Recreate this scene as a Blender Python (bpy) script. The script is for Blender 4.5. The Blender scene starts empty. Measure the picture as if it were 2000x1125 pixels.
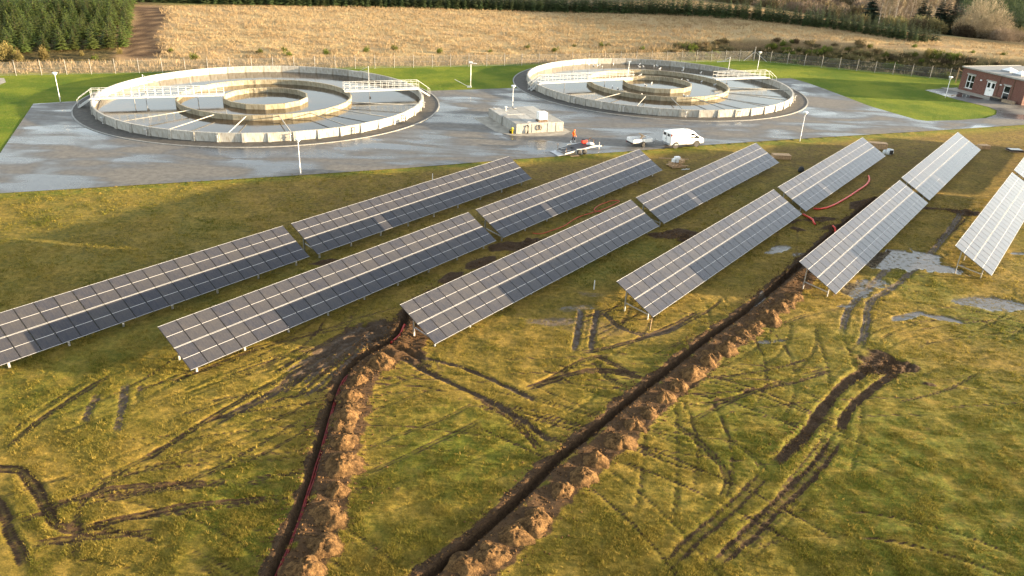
import bpy, bmesh, math, random
import numpy as np
from mathutils import Vector, Matrix, noise as mnoise
R = math.radians
random.seed(7)
sc = bpy.context.scene
C = bpy.context.collection

# ---------------------------------------------------------------- camera
cam = bpy.data.cameras.new('camera')
cam_ob = bpy.data.objects.new('camera', cam)
C.objects.link(cam_ob)
cam.sensor_width = 36.0
cam.lens = 36.0 * 1520 / 2000
cam.clip_end = 6000
cam_ob.matrix_world = Matrix.Translation((0, 0, 25.08)) @ Matrix.Rotation(R(90 - 25.5), 4, 'X') @ Matrix.Rotation(R(2.62), 4, 'Z')
sc.camera = cam_ob
# ---------------------------------------------------------------- sky, sun, exposure
SUN_EL, SUN_AZ = 6.3, 91.0          # azimuth clockwise from +Y
w = bpy.data.worlds.new('World'); sc.world = w; w.use_nodes = True
wn = w.node_tree.nodes; wl = w.node_tree.links
sky = wn.new('ShaderNodeTexSky'); sky.sky_type = 'NISHITA'; sky.sun_disc = False
sky.sun_elevation = R(SUN_EL); sky.sun_rotation = R(SUN_AZ)
sky.altitude = 50; sky.air_density = 1.0; sky.dust_density = 1.2; sky.ozone_density = 1.0
hsv = wn.new('ShaderNodeHueSaturation'); hsv.inputs['Saturation'].default_value = .42      # thin high cloud greys the blue
wl.new(sky.outputs[0], hsv.inputs['Color']); wl.new(hsv.outputs[0], wn['Background'].inputs[0])
wn['Background'].inputs[1].default_value = 0.15
sun = bpy.data.lights.new('sun', 'SUN'); sun.energy = 4.8; sun.angle = R(0.6); sun.color = (1.0, 0.75, 0.45)
sun_ob = bpy.data.objects.new('sun', sun); C.objects.link(sun_ob)
sd = Vector((math.sin(R(SUN_AZ)) * math.cos(R(SUN_EL)), math.cos(R(SUN_AZ)) * math.cos(R(SUN_EL)), math.sin(R(SUN_EL))))
sun_ob.rotation_euler = sd.to_track_quat('Z', 'Y').to_euler(); sun_ob.location = (60, 20, 60)
sc.view_settings.view_transform = 'Standard'; sc.view_settings.look = 'None'
sc.view_settings.exposure = 2.42; sc.view_settings.gamma = 1.0
sc.view_settings.use_curve_mapping = False

# ---------------------------------------------------------------- terrain function
#BEGIN_TERRAIN
import numpy as np
def sst(a, lo, hi):
    t = np.clip((a - lo) / (hi - lo), 0, 1); return t * t * (3 - 2 * t)
def fence_dist(x, y):
    d1 = (x + 79) * -.366 + (y - 119) * .930
    d2 = (x - 48) * .34 + (y - 169) * .94
    return np.maximum(d1, d2)
def crest_dist(x):
    return 72 - 44 * sst(x, 30, 112)
def terrain(x, y):
    x = np.asarray(x, float); y = np.asarray(y, float)
    d = fence_dist(x, y)
    B = 3.6 * sst(x, 0, 75)
    z = B * sst(d, 2, 11) + .04 * np.clip(d - 3, 0, 60) * (1 - .6 * sst(x, 40, 110))
    dc = crest_dist(x)
    e = np.clip(d - dc - 8, 0, 1e4)
    z = z - np.minimum(.10 * e, 9.0) * sst(x, -60, 90)
    z = z + 34 * sst(np.hypot(x, y), 360, 900) * sst(d, 60, 200)
    return z
#END_TERRAIN

# ---------------------------------------------------------------- helpers
class MB:
    def __init__(s): s.v = []; s.f = []; s.m = []; s.cur = 0
    def add(s, vs, fs):
        o = len(s.v); s.v += [tuple(p) for p in vs]
        for f in fs: s.f.append(tuple(i + o for i in f)); s.m.append(s.cur)
    def mat(s, i): s.cur = i; return s
    def box(s, c, d, rz=0, M=None):
        x, y, z = d[0] / 2, d[1] / 2, d[2] / 2
        vs = [Vector((a * x, b * y, e * z)) for e in (-1, 1) for b in (-1, 1) for a in (-1, 1)]
        rot = M if M is not None else Matrix.Rotation(rz, 3, 'Z')
        vs = [rot @ v + Vector(c) for v in vs]
        s.add(vs, [(0, 2, 3, 1), (4, 5, 7, 6), (0, 1, 5, 4), (2, 6, 7, 3), (0, 4, 6, 2), (1, 3, 7, 5)]); return s
    def beam(s, p0, p1, w_, h_):
        p0 = Vector(p0); p1 = Vector(p1); d = p1 - p0; L = d.length
        q = d.to_track_quat('X', 'Z').to_matrix(); s.box((p0 + p1) / 2, (L, w_, h_), M=q); return s
    def tube(s, pts, r, n=8, cap=True):
        pts = [Vector(p) for p in pts]; rs = r if isinstance(r, (list, tuple)) else [r] * len(pts)
        vs = []
        for i, p in enumerate(pts):
            d = (pts[min(i + 1, len(pts) - 1)] - pts[max(i - 1, 0)]).normalized()
            a = d.orthogonal().normalized() if abs(d.z) < .99 else Vector((1, 0, 0))
            if abs(d.z) < .99: a = d.cross(Vector((0, 0, 1))).normalized()
            b = d.cross(a)
            for k in range(n):
                t = 2 * math.pi * k / n; vs.append(p + (a * math.cos(t) + b * math.sin(t)) * rs[i])
        fs = []
        for i in range(len(pts) - 1):
            for k in range(n):
                k2 = (k + 1) % n; fs.append((i * n + k, i * n + k2, (i + 1) * n + k2, (i + 1) * n + k))
        if cap:
            fs.append(tuple(range(n - 1, -1, -1))); fs.append(tuple((len(pts) - 1) * n + k for k in range(n)))
        s.add(vs, fs); return s
    def lathe(s, prof, n=16, c=(0, 0, 0)):
        vs = []
        for r, z in prof:
            for k in range(n):
                t = 2 * math.pi * k / n; vs.append((c[0] + r * math.cos(t), c[1] + r * math.sin(t), c[2] + z))
        fs = []
        for i in range(len(prof) - 1):
            for k in range(n):
                k2 = (k + 1) % n; fs.append((i * n + k, i * n + k2, (i + 1) * n + k2, (i + 1) * n + k))
        fs.append(tuple(range(n - 1, -1, -1))); fs.append(tuple((len(prof) - 1) * n + k for k in range(n)))
        s.add(vs, fs); return s
    def mesh(s, name, mats, smooth=False):
        me = bpy.data.meshes.new(name); me.from_pydata(s.v, [], s.f)
        for m in (mats if isinstance(mats, (list, tuple)) else [mats]): me.materials.append(m)
        me.polygons.foreach_set('material_index', s.m)
        if smooth: me.polygons.foreach_set('use_smooth', [True] * len(s.f))
        me.update(); return me
    def build(s, name, mats, parent=None, smooth=False):
        return obj(name, s.mesh(name, mats, smooth), parent)
def obj(name, me, parent=None, loc=None, rz=None):
    o = bpy.data.objects.new(name, me); C.objects.link(o)
    if parent: o.parent = parent
    if loc is not None: o.location = loc
    if rz is not None: o.rotation_euler = (0, 0, rz)
    return o
def tag(o, label, cat, group=None):
    o['label'] = label; o['category'] = cat
    if group: o['group'] = group
    return o
def thing(name, label, cat, loc=(0, 0, 0), rz=0, group=None):
    o = obj(name, None, None, loc, rz); o.empty_display_size = .3
    return tag(o, label, cat, group)
def struct(o, kind='structure'): o['kind'] = kind; return o
def bevel(o, wd=.02, seg=2):
    m = o.modifiers.new('bevel', 'BEVEL'); m.width = wd; m.segments = seg; m.limit_method = 'ANGLE'; return o
def copy_tree(o, parent=None):
    c = o.copy(); C.objects.link(c)
    if parent: c.parent = parent
    for ch in o.children: copy_tree(ch, c)
    return c

# ---------------------------------------------------------------- materials
class N:
    def __init__(s, name):
        s.m = bpy.data.materials.new(name); s.m.use_nodes = True
        s.t = s.m.node_tree; s.n = s.t.nodes; s.b = s.n['Principled BSDF']; s.out = s.n['Material Output']
    def new(s, t, **k):
        o = s.n.new(t)
        for a, v in k.items(): setattr(o, a, v)
        return o
    def link(s, a, b): s.t.links.new(a, b)
    def val(s, inp, v):
        if hasattr(v, 'is_linked') or isinstance(v, bpy.types.NodeSocket): s.link(v, inp)
        else: inp.default_value = v
    def coord(s, which='Object', scale=(1, 1, 1), rot=(0, 0, 0)):
        if which == 'World': c = s.new('ShaderNodeNewGeometry').outputs['Position']
        else: c = s.new('ShaderNodeTexCoord').outputs[which]
        mp = s.new('ShaderNodeMapping'); mp.inputs['Scale'].default_value = scale; mp.inputs['Rotation'].default_value = rot
        s.link(c, mp.inputs[0]); return mp.outputs[0]
    def noise(s, co, scale, det=4, rough=.55, dist=0):
        o = s.new('ShaderNodeTexNoise'); o.inputs['Scale'].default_value = scale; o.inputs['Detail'].default_value = det
        o.inputs['Roughness'].default_value = rough; o.inputs['Distortion'].default_value = dist
        s.link(co, o.inputs['Vector']); return o.outputs['Fac']
    def ramp(s, f, lo, hi, a=0., b=1.):
        o = s.new('ShaderNodeMapRange'); o.interpolation_type = 'SMOOTHSTEP'
        for i, v in enumerate((f, lo, hi, a, b)): s.val(o.inputs[i], v)
        return o.outputs[0]
    def mix(s, f, a, b):
        o = s.new('ShaderNodeMix', data_type='RGBA')
        s.val(o.inputs[0], f)
        for i, v in ((6, a), (7, b)):
            if isinstance(v, tuple) and len(v) == 3: v = v + (1,)
            s.val(o.inputs[i], v)
        return o.outputs[2]
    def math(s, op, a, b=0., clamp=False):
        o = s.new('ShaderNodeMath', operation=op); o.use_clamp = clamp
        s.val(o.inputs[0], a); s.val(o.inputs[1], b); return o.outputs[0]
    def attr(s, name):
        o = s.new('ShaderNodeAttribute'); o.attribute_name = name; return o.outputs['Fac']
    def rnd(s): return s.new('ShaderNodeObjectInfo').outputs['Random']
    def bump(s, h, strength=.5, dist=.05):
        o = s.new('ShaderNodeBump'); o.inputs['Strength'].default_value = strength; o.inputs['Distance'].default_value = dist
        s.link(h, o.inputs['Height']); s.link(o.outputs[0], s.b.inputs['Normal']); return o
    def set(s, col=None, rough=None, metal=None, spec=None):
        if col is not None:
            if isinstance(col, tuple) and len(col) == 3: col = col + (1,)
            s.val(s.b.inputs['Base Color'], col)
        if rough is not None: s.val(s.b.inputs['Roughness'], rough)
        if metal is not None: s.val(s.b.inputs['Metallic'], metal)
        if spec is not None: s.val(s.b.inputs['Specular IOR Level'], spec)
        return s
def simple(name, col, rough=.6, metal=0., var=.25, scale=3., bump=0.):
    k = N(name); co = k.coord('Object'); f = k.noise(co, scale, 5)
    dark = tuple(c * (1 - var) for c in col); lite = tuple(min(1, c * (1 + var * .6)) for c in col)
    k.set(k.mix(k.ramp(f, .3, .7), dark, lite), rough, metal)
    if bump: k.bump(k.noise(co, scale * 6, 4), .5, bump)
    return k.m
M = {}
def concrete(name, col, stain):
    k = N(name); co = k.coord('Object'); r = k.rnd()
    f = k.noise(co, 1.6, 6, .65); g = k.noise(k.coord('Object', (3, 3, .5)), 2.2, 4, .6)
    c1 = k.mix(k.ramp(f, .3, .75), tuple(c * .72 for c in col), col)
    c2 = k.mix(k.ramp(g, .44, .70, 0., .85), c1, stain)
    hs = k.new('ShaderNodeHueSaturation'); k.link(c2, hs.inputs['Color']); k.link(k.ramp(r, 0., 1., .82, 1.12), hs.inputs['Value'])
    k.set(hs.outputs[0], .85); k.bump(k.noise(co, 14, 4), .35, .02); return k.m
M['concrete'] = concrete('concrete', (.46, .45, .41), (.22, .19, .14))
M['concrete_inner'] = concrete('concrete_inner', (.37, .33, .235), (.15, .11, .05))
M['concrete_pale'] = concrete('concrete_pale', (.40, .40, .375), (.22, .2, .16))
M['post_grey'] = simple('grey_post', (.30, .29, .27), .7)
M['white_paint'] = simple('white_paint', (.78, .78, .76), .4, 0, .1)
M['galv'] = simple('galvanised_steel', (.50, .51, .52), .42, .75, .2, 8)
M['white_steel'] = simple('pale_painted_steel', (.52, .53, .51), .5, .1, .2, 5)
M['dark'] = simple('dark_rubber', (.02, .02, .02), .7)
M['rust'] = simple('rusty_steel', (.16, .10, .06), .75, .2, .4, 6)
M['wood'] = simple('raw_wood', (.45, .29, .15), .75, 0, .3, 5)
M['wood2'] = simple('weathered_wood', (.28, .21, .14), .8, 0, .3, 5)
M['plastic_white'] = simple('white_plastic', (.78, .79, .78), .35, 0, .08)
M['red_pipe'] = simple('red_plastic_conduit', (.62, .04, .022), .4, 0, .2, 4)
M['dark_red'] = simple('dirty_red_cable', (.26, .02, .015), .5, 0, .4, 4)
M['orange'] = simple('hi_vis_orange', (.85, .16, .015), .8, 0, .12)
M['navy'] = simple('navy_cloth', (.02, .02, .035), .9)
M['skin'] = simple('skin', (.45, .25, .18), .6)
M['glass_dark'] = simple('dark_glass', (.012, .014, .016), .06, 0, .2)
M['amber'] = simple('yellow_plastic', (.65, .50, .03), .5)
M['blue'] = simple('teal_print', (.03, .32, .36), .5)
M['grey'] = simple('grey_paint', (.25, .26, .27), .5)
M['red_lens'] = simple('red_lens', (.12, .005, .005), .3)
M['tarp'] = simple('grey_white_wrap', (.55, .58, .58), .35, 0, .3, 6, .05)
# ================================================================ GROUND
U = np.array((.927, .374)); V = np.array((-.374, .927))        # along / across the service road
ROAD0 = np.array((-47.73, 67.84))
def road_v(x, y): return (x - ROAD0[0]) * V[0] + (y - ROAD0[1]) * V[1]

def vnoise(x, y, s, seed=0):
    x = x / s + seed * 17.3; y = y / s + seed * 9.1
    xi = np.floor(x).astype(np.int64); yi = np.floor(y).astype(np.int64); fx = x - xi; fy = y - yi
    fx = fx * fx * (3 - 2 * fx); fy = fy * fy * (3 - 2 * fy)
    def h(a, b):
        n = (a * 374761393 + b * 668265263 + seed * 974711) & 0x7fffffff
        n = ((n ^ (n >> 13)) * 1274126177) & 0x7fffffff
        return ((n ^ (n >> 16)) & 0xffff) / 65535.
    return (h(xi, yi) * (1 - fx) + h(xi + 1, yi) * fx) * (1 - fy) + (h(xi, yi + 1) * (1 - fx) + h(xi + 1, yi + 1) * fx) * fy
def fbm(x, y, s, seed=0, o=4):
    t = 0; a = .5
    for i in range(o): t = t + a * vnoise(x, y, s, seed + i); s = s * .5; a *= .5
    return t / (1 - .5 ** o)

def spline(pts, step=.35):
    p = np.array(pts, float)
    if len(p) < 3:
        n = max(2, int(np.linalg.norm(p[1] - p[0]) / step)); return np.linspace(p[0], p[1], n)
    q = np.vstack([2 * p[0] - p[1], p, 2 * p[-1] - p[-2]]); out = []
    for i in range(1, len(q) - 2):
        n = max(2, int(np.linalg.norm(q[i + 1] - q[i]) / step)); t = np.linspace(0, 1, n, endpoint=False)[:, None]
        out.append(.5 * ((2 * q[i]) + (-q[i - 1] + q[i + 1]) * t + (2 * q[i - 1] - 5 * q[i] + 4 * q[i + 1] - q[i + 2]) * t ** 2 + (-q[i - 1] + 3 * q[i] - 3 * q[i + 1] + q[i + 2]) * t ** 3))
    out.append(p[-1:]); return np.vstack(out)

def axis(segs):
    out = []
    for a, b, s in segs: out += list(np.linspace(a, b, max(2, int((b - a) / s)), endpoint=False))
    out.append(segs[-1][1]); return np.array(out)
gx = axis([(-95, -34, 1.2), (-34, -27, .3), (-27, 45, .125), (45, 58, .25), (58, 130, 1.2)])
gy = axis([(14, 22, .6), (22, 52, .115), (52, 82, .22), (82, 135, .9)])
X, Y = np.meshgrid(gx, gy)
near_road = road_v(X, Y)
H = (fbm(X, Y, 9, 1) - .5) * .16 + (fbm(X, Y, 1.6, 2) - .5) * .07 + (fbm(X, Y, .35, 3, 3) - .5) * .035
H = H * sst(-near_road, 0, 4) - .01
SOIL = np.zeros_like(X); WET = np.zeros_like(X); CLAY = np.zeros_like(X); PUD = np.zeros_like(X)

def polydist(pts, rad):
    """distance, arc length and side for grid nodes within rad of a polyline"""
    P = spline(pts, .3); seg = np.diff(P, axis=0); L = np.linalg.norm(seg, axis=1); S = np.concatenate([[0], np.cumsum(L)])
    x0, y0 = P.min(0) - rad; x1, y1 = P.max(0) + rad
    i0, i1 = np.searchsorted(gx, [x0, x1]); j0, j1 = np.searchsorted(gy, [y0, y1])
    D = np.full((j1 - j0, i1 - i0), 1e9); A = np.zeros_like(D); SD = np.zeros_like(D)
    for k in range(len(seg)):
        if L[k] < 1e-6: continue
        a = P[k]; lo = np.minimum(P[k], P[k + 1]) - rad; hi = np.maximum(P[k], P[k + 1]) + rad
        a0, a1 = np.searchsorted(gx, [lo[0], hi[0]]); b0, b1 = np.searchsorted(gy, [lo[1], hi[1]])
        if a1 <= a0 or b1 <= b0: continue
        xx = X[b0:b1, a0:a1] - a[0]; yy = Y[b0:b1, a0:a1] - a[1]
        t = np.clip((xx * seg[k, 0] + yy * seg[k, 1]) / L[k] ** 2, 0, 1)
        d = np.hypot(xx - t * seg[k, 0], yy - t * seg[k, 1]); sl = (slice(b0 - j0, b1 - j0), slice(a0 - i0, a1 - i0))
        m = d < D[sl]; D[sl][m] = d[m]; A[sl][m] = (S[k] + t * L[k])[m]
        SD[sl][m] = (np.sign(seg[k, 0] * yy - seg[k, 1] * xx) * d)[m]
    return (slice(j0, j1), slice(i0, i1)), D, A, SD, S[-1]

def track(pts, wd, soil=.8, depth=.06, wet=0., tread=0.):
    sl, D, A, SD, T = polydist(pts, wd * 2.2 + .3)
    soil = min(1., soil + .18)
    n = fbm(X[sl], Y[sl], .9, 21); n2 = fbm(X[sl], Y[sl], 3.5, 23)
    if depth >= .1: wd = wd * .72
    nf = fbm(X[sl], Y[sl], .4, 27)
    ww = wd * (.35 + .8 * n + .6 * nf); ends = sst(A, 0, min(2.5, T * .15)) * sst(T - A, 0, min(2.5, T * .15))
    k = (1 - sst(D, ww * .45, ww)) * ends
    if depth < .1: k = k * (.55 + .45 * sst(np.abs(np.abs(SD) - ww * .55) , ww * .35, ww * .1))      # two tyre-edge lines
    brk = sst(n2, .15, .45) if soil < .9 else 1
    SOIL[sl] = np.maximum(SOIL[sl], k * soil * brk)
    lip = np.exp(-((D - ww * 1.05) / (wd * .35)) ** 2) * ends
    H[sl] += -depth * k * (.5 + n) + depth * .4 * lip * np.clip(n * 2.2 - .6, 0, 1.5) + depth * 1.6 * (fbm(X[sl], Y[sl], .35, 25) - .5) * k
    if tread:
        H[sl] += tread * k * np.sign(np.sin((A + np.abs(SD) * .8) * 2 * math.pi / .42))
        SOIL[sl] = np.maximum(SOIL[sl], k * soil * (.55 + .45 * np.sign(np.sin((A + np.abs(SD) * .8) * 2 * math.pi / .42))))
    if wet: WET[sl] = np.maximum(WET[sl], k * wet)
def blob(c, rx, ry, rz=0., soil=0., wet=0., pud=0., clay=0., dz=0., rough=0., th=.5, ns=2.2):
    rad = max(rx, ry) * 1.6; i0, i1 = np.searchsorted(gx, [c[0] - rad, c[0] + rad]); j0, j1 = np.searchsorted(gy, [c[1] - rad, c[1] + rad])
    sl = (slice(j0, j1), slice(i0, i1)); xx = X[sl] - c[0]; yy = Y[sl] - c[1]
    a = (xx * math.cos(rz) + yy * math.sin(rz)) / rx; b = (-xx * math.sin(rz) + yy * math.cos(rz)) / ry
    r = np.hypot(a, b); n = fbm(X[sl], Y[sl], ns, 31)
    k = 1 - sst(r + (n - .5) * 1.5, .55, 1.05)
    SOIL[sl] = np.maximum(SOIL[sl], k * soil); WET[sl] = np.maximum(WET[sl], k * wet); CLAY[sl] = np.maximum(CLAY[sl], k * clay)
    H[sl] += k * dz + k * rough * (fbm(X[sl], Y[sl], .6, 37) - .4)
    if pud:
        n3 = fbm(X[sl], Y[sl], 1.1, 41) * .6 + fbm(X[sl], Y[sl], .4, 43) * .4; p = sst(k * 1.15 + (n3 - .5) * 1.9, th + .05, th + .3) * pud * sst(fbm(X[sl], Y[sl], .7, 47) + k * .25, .36, .52); PUD[sl] = np.maximum(PUD[sl], p)
def trench(pts, wd, depth):
    sl, D, A, SD, T = polydist(pts, 2.6)
    n = fbm(X[sl], Y[sl], .8, 51); ww = wd * (.75 + .5 * n)
    H[sl] += -depth * (1 - sst(D, ww * .55, ww * 1.0))
    edge = np.exp(-((D - ww * 1.6) / .4) ** 2)
    H[sl] += edge * .12 * n
    SOIL[sl] = np.maximum(SOIL[sl], 1 - sst(D + (n - .5) * .9, wd * 1.5, wd * 2.4))
    # spoil band on the right hand side of the trench
    rgt = (1 - sst(np.abs(SD + 1.25) + (n - .5) * .9, .7, 1.25))
    CLAY[sl] = np.maximum(CLAY[sl], rgt * .25); SOIL[sl] = np.maximum(SOIL[sl], rgt * .8); H[sl] += rgt * (.02 + .12 * n * fbm(X[sl], Y[sl], .5, 55))

TR1 = [(-9.43, 23.12), (-9.40, 24.23), (-9.32, 25.71), (-9.34, 29.07), (-9.55, 32.63), (-9.82, 37.40), (-9.66, 40.09), (-8.93, 41.99), (-7.74, 43.52), (-7.23, 45.65), (-7.17, 48.20)]
TR2 = [(-3.81, 23.18), (-2.89, 24.31), (-1.71, 25.73), (-0.44, 27.50), (0.95, 29.52), (2.50, 32.04), (3.33, 33.16), (6.11, 36.83), (9.37, 41.09), (12.79, 45.56), (16.16, 49.58), (18.33, 52.27), (21.47, 56.42), (23.58, 59.27), (28.51, 66.12), (34.19, 73.65), (37.72, 78.35)]
# churned soil
for a in (((23.98, 43.65), 2.1, 1.5, .5), ((25.09, 43.56), 1.2, .9, 0)): blob(a[0], a[1], a[2], a[3], soil=.95, dz=-.1, rough=.5)
blob((-9.88, 44.34), 4.6, 1.6, .9, soil=.75, wet=.25, dz=-.04, rough=.25)
blob((-11.17, 41.28), 3.5, 1.2, .9, soil=.65, wet=.2, rough=.2)
blob((-8.57, 45.52), 2.5, 1.6, .6, soil=.95, dz=-.1, rough=.4)
blob((-6.57, 42.33), 2.4, 1.0, -.6, soil=.9, rough=.5)
for p, a, b, r_ in (((-6.26, 50.41), 2.4, .7, .95), ((-4.70, 53.67), 2.6, .7, .95), ((-2.54, 56.82), 2.6, .8, .95), ((-0.16, 60.63), 3.2, 1.3, .3), ((1.79, 61.67), 2, .8, .6),
                    ((13.89, 64.69), 3.0, 1.3, .4), ((15.10, 63.87), 2.2, .9, .4), ((-14.55, 55.76), 2.2, .7, .4), ((29.17, 70.83), 4, 1.0, .3), ((30.46, 68.94), 4.5, 1.1, .3),
                    ((43.68, 75.37), 3.5, .6, -.1), ((44.86, 74.63), 3.5, .7, -.1), ((35.67, 76.14), 3.5, 1.0, .7), ((26.24, 87.61), 2.5, 1.0, .3)):
    blob(p, a, b, r_, soil=.95, dz=.06, rough=.5)
trench(TR1, .26, .42); trench(TR2, .29, .5)
track([(-7.72, 43.39), (-6.26, 42.35), (-5.18, 41.45)], .45, .95, .12)
# tyre ruts
track([(24.24, 44.12), (21.22, 41.57), (18.69, 38.66), (17.00, 36.25), (15.13, 34.03), (13.53, 32.21)], .62, 1., .13)
track([(13.72, 32.43), (11.36, 29.75), (8.88, 27.18), (6.90, 24.92)], .5, .62, .05, tread=.02)
track([(25.07, 43.12), (22.06, 40.48), (19.73, 37.96), (18.44, 35.64)], .5, .95, .1)
track([(18.77, 36.14), (16.44, 33.04), (14.06, 30.49), (11.61, 27.84), (9.48, 25.66), (8.62, 24.74)], .5, .75, .06, tread=.025)
track([(17.86, 35.60), (15.08, 32.12), (13.49, 30.26)], .35, .5, .03)
track([(15.42, 30.77), (12.52, 27.74), (10.31, 25.42)], .4, .35, .03, tread=.02)
track([(-6.56, 42.20), (-4.24, 41.59), (-2.27, 40.73), (0.27, 38.77), (2.21, 37.33)], .33, 1., .1, .3)
track([(-6.82, 41.80), (-4.38, 39.91), (-2.11, 38.30), (0.03, 36.64), (1.46, 35.19), (2.85, 33.21)], .33, 1., .1, .25)
track([(-2.41, 38.28), (-0.26, 36.52), (1.05, 34.78), (2.04, 32.72)], .3, .86, .06)
track([(0.05, 35.66), (-1.73, 37.01), (-3.34, 35.63), (-7.50, 32.36)], .22, .5, .03)
track([(-0.82, 36.08), (-2.91, 34.02), (-5.78, 31.44), (-7.36, 30.34)], .25, .5, .03)
track([(-25.98, 29.98), (-24.32, 29.71), (-23.31, 29.67), (-21.83, 28.39), (-20.41, 26.92), (-19.34, 26.01), (-18.61, 25.90), (-16.71, 25.71)], .36, .98, .08)
track([(-24.25, 28.05), (-22.72, 27.11), (-21.37, 25.57), (-20.25, 24.49), (-19.36, 23.34)], .34, .98, .08)
track([(-21.95, 25.84), (-20.52, 26.91), (-19.28, 28.10), (-17.73, 28.86), (-13.36, 29.53)], .26, .86, .06)
track([(-18.96, 25.72), (-16.79, 26.83), (-14.19, 27.85), (-9.93, 28.74)], .3, .88, .07)
track([(-20.47, 24.86), (-18.15, 25.46), (-14.88, 26.14)], .32, .7, .05)
track([(-16.14, 34.29), (-17.63, 31.40), (-18.78, 29.53), (-19.22, 27.51), (-17.91, 24.57), (-17.05, 23.35)], .28, .6, .04)
track([(-24.83, 30.54), (-24.75, 33.02), (-24.27, 35.09), (-23.36, 37.77), (-22.93, 39.05)], .27, .75, .05)
track([(-25.59, 31.77), (-25.13, 34.63), (-24.03, 37.94)], .22, .5, .04)
track([(-8.67, 46.09), (-10.46, 43.94), (-12.03, 40.90), (-13.24, 37.54), (-14.61, 35.47), (-16.27, 33.23)], .38, .9, .08, .3)
track([(-9.95, 44.68), (-11.97, 41.96), (-13.15, 39.32), (-15.43, 35.41), (-17.17, 32.15), (-18.31, 29.56)], .26, .7, .05)
track([(-9.74, 42.04), (-11.99, 39.54), (-13.04, 36.87)], .35, .9, .07, .2)
track([(-22.01, 37.72), (-21.08, 35.45), (-20.11, 32.71)], .3, .9, .05, .7)
track([(-22.91, 36.57), (-22.60, 34.83), (-22.16, 33.45)], .24, .8, .05, .5)
track([(-21.03, 37.53), (-20.27, 35.51)], .2, .7, .05, .3)
track([(5.03, 50.07), (4.65, 46.79), (4.12, 43.16)], .34, .98, .1, .8)
track([(6.25, 50.20), (5.71, 46.89), (5.21, 43.26)], .32, .95, .1, .6)
track([(3.63, 43.25), (5.48, 43.81), (8.32, 45.35), (11.50, 48.05), (14.22, 50.84)], .28, .8, .05)
track([(0.58, 38.53), (3.04, 40.25), (5.61, 41.42), (8.66, 40.50)], .36, .85, .07)
track([(5.45, 43.41), (7.07, 41.67), (8.48, 40.31)], .28, .8, .05)
track([(5.40, 42.76), (6.15, 40.40), (7.59, 39.39)], .26, .6, .05)
track([(2.09, 39.60), (5.07, 42.74), (8.44, 43.68)], .25, .6, .05)
track([(6.32, 50.04), (7.65, 47.08), (9.84, 46.41), (12.70, 48.70)], .3, .8, .06, .4)
track([(45.35, 75.60), (38.48, 66.10), (33.84, 60.43), (30.03, 56.01), (27.02, 52.99), (24.97, 48.74), (23.11, 45.01)], .33, .95, .08, .9)
track([(35.15, 63.33), (31.58, 60.17), (28.13, 55.81), (25.08, 51.94), (22.55, 47.04)], .33, .95, .08, .9)
track([(37.44, 65.37), (42.63, 71.17), (47.79, 77.80)], .35, .7, .06)
track([(8.71, 36.73), (10.02, 35.24), (11.00, 33.29), (11.31, 31.45), (10.44, 29.50)], .28, .62, .05)
track([(10.08, 37.97), (12.93, 38.73), (17.34, 41.36), (21.18, 43.21)], .28, .6, .04)
track([(9.72, 35.93), (15.08, 40.01), (19.25, 41.40)], .26, .5, .03)
track([(11.54, 35.12), (12.90, 33.86), (13.47, 32.01)], .25, .55, .04)
track([(25.35, 44.55), (28.80, 44.72), (34.98, 46.08)], .28, .5, .03)
track([(25.10, 41.72), (28.76, 42.63), (34.08, 44.54)], .22, .4, .03)
track([(17.93, 48.06), (22.44, 50.85), (26.60, 51.92), (29.12, 49.14)], .25, .5, .03)
track([(-27.64, 53.48), (-27.71, 55.45)], .5, .7, .03); track([(-30.37, 55.14), (-28.01, 53.44), (-27.48, 53.31)], .25, .7, .03)
for i_ in range(9):
    a_, b_ = np.array((-12.95, 37.03)), np.array((-8.62, 46.39)); m_ = (a_ + b_) / 2; o_ = np.array((.62, -.78)) * (i_ - 4) * .42
    f0, f1 = .0 + .06 * (i_ % 3), 1 - .05 * (i_ % 4)
    track([tuple(a_ + (b_ - a_) * f0 + o_ * 1.25), tuple(m_ + o_ + np.array((.2 * math.sin(i_), .2))), tuple(a_ + (b_ - a_) * f1 + o_ * .6)], .17, .95, .08, .75 if i_ % 2 else .2)
# puddles and pale wet mud
blob((33.31, 61.99), 4.6, 2.3, .45, soil=.6, wet=.5, pud=1., dz=-.05, th=.3, ns=1.6)
blob((34.48, 61.36), 4.5, 1.6, -.35, soil=.6, wet=.5, pud=1., dz=-.04, th=.4, ns=1.5)
blob((27.64, 55.57), 3.4, 1.6, .9, soil=.55, wet=.8, pud=.8, th=.55)
blob((36.78, 53.55), 4.2, 1.3, -.2, soil=.55, wet=.6, pud=.9, th=.5)
blob((29.08, 51.10), 2.2, .5, .5, soil=.5, wet=.6, pud=1, th=.45)
blob((31.12, 51.06), 1.6, .5, -.4, soil=.5, wet=.6, pud=1, th=.5)
blob((23.21, 63.08), 2.0, .7, .7, soil=.5, wet=.6, pud=1, th=.4)
blob((24.46, 62.08), 1.6, .6, .6, soil=.6, wet=.5, pud=.6, th=.6)
blob((44.57, 64.56), 2.0, .8, .1, soil=.4, wet=.6, pud=1, th=.4)
blob((2.57, 47.48), 2.6, .8, .1, soil=.6, wet=.7); blob((5.72, 52.08), 1.3, .6, 0, soil=.5, wet=.6)
blob((4.46, 49.85), 1.5, .8, 0, soil=.5, wet=.8, pud=.6, th=.6); blob((17.77, 46.23), 1.0, .25, .2, soil=.3, wet=.5, pud=1, th=.4)
blob((24.59, 52.14), 1.3, .4, .2, soil=.4, wet=.6, pud=.9, th=.5); blob((25.34, 59.47), 1.5, 2.0, .2, soil=.85, rough=.3)
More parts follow.
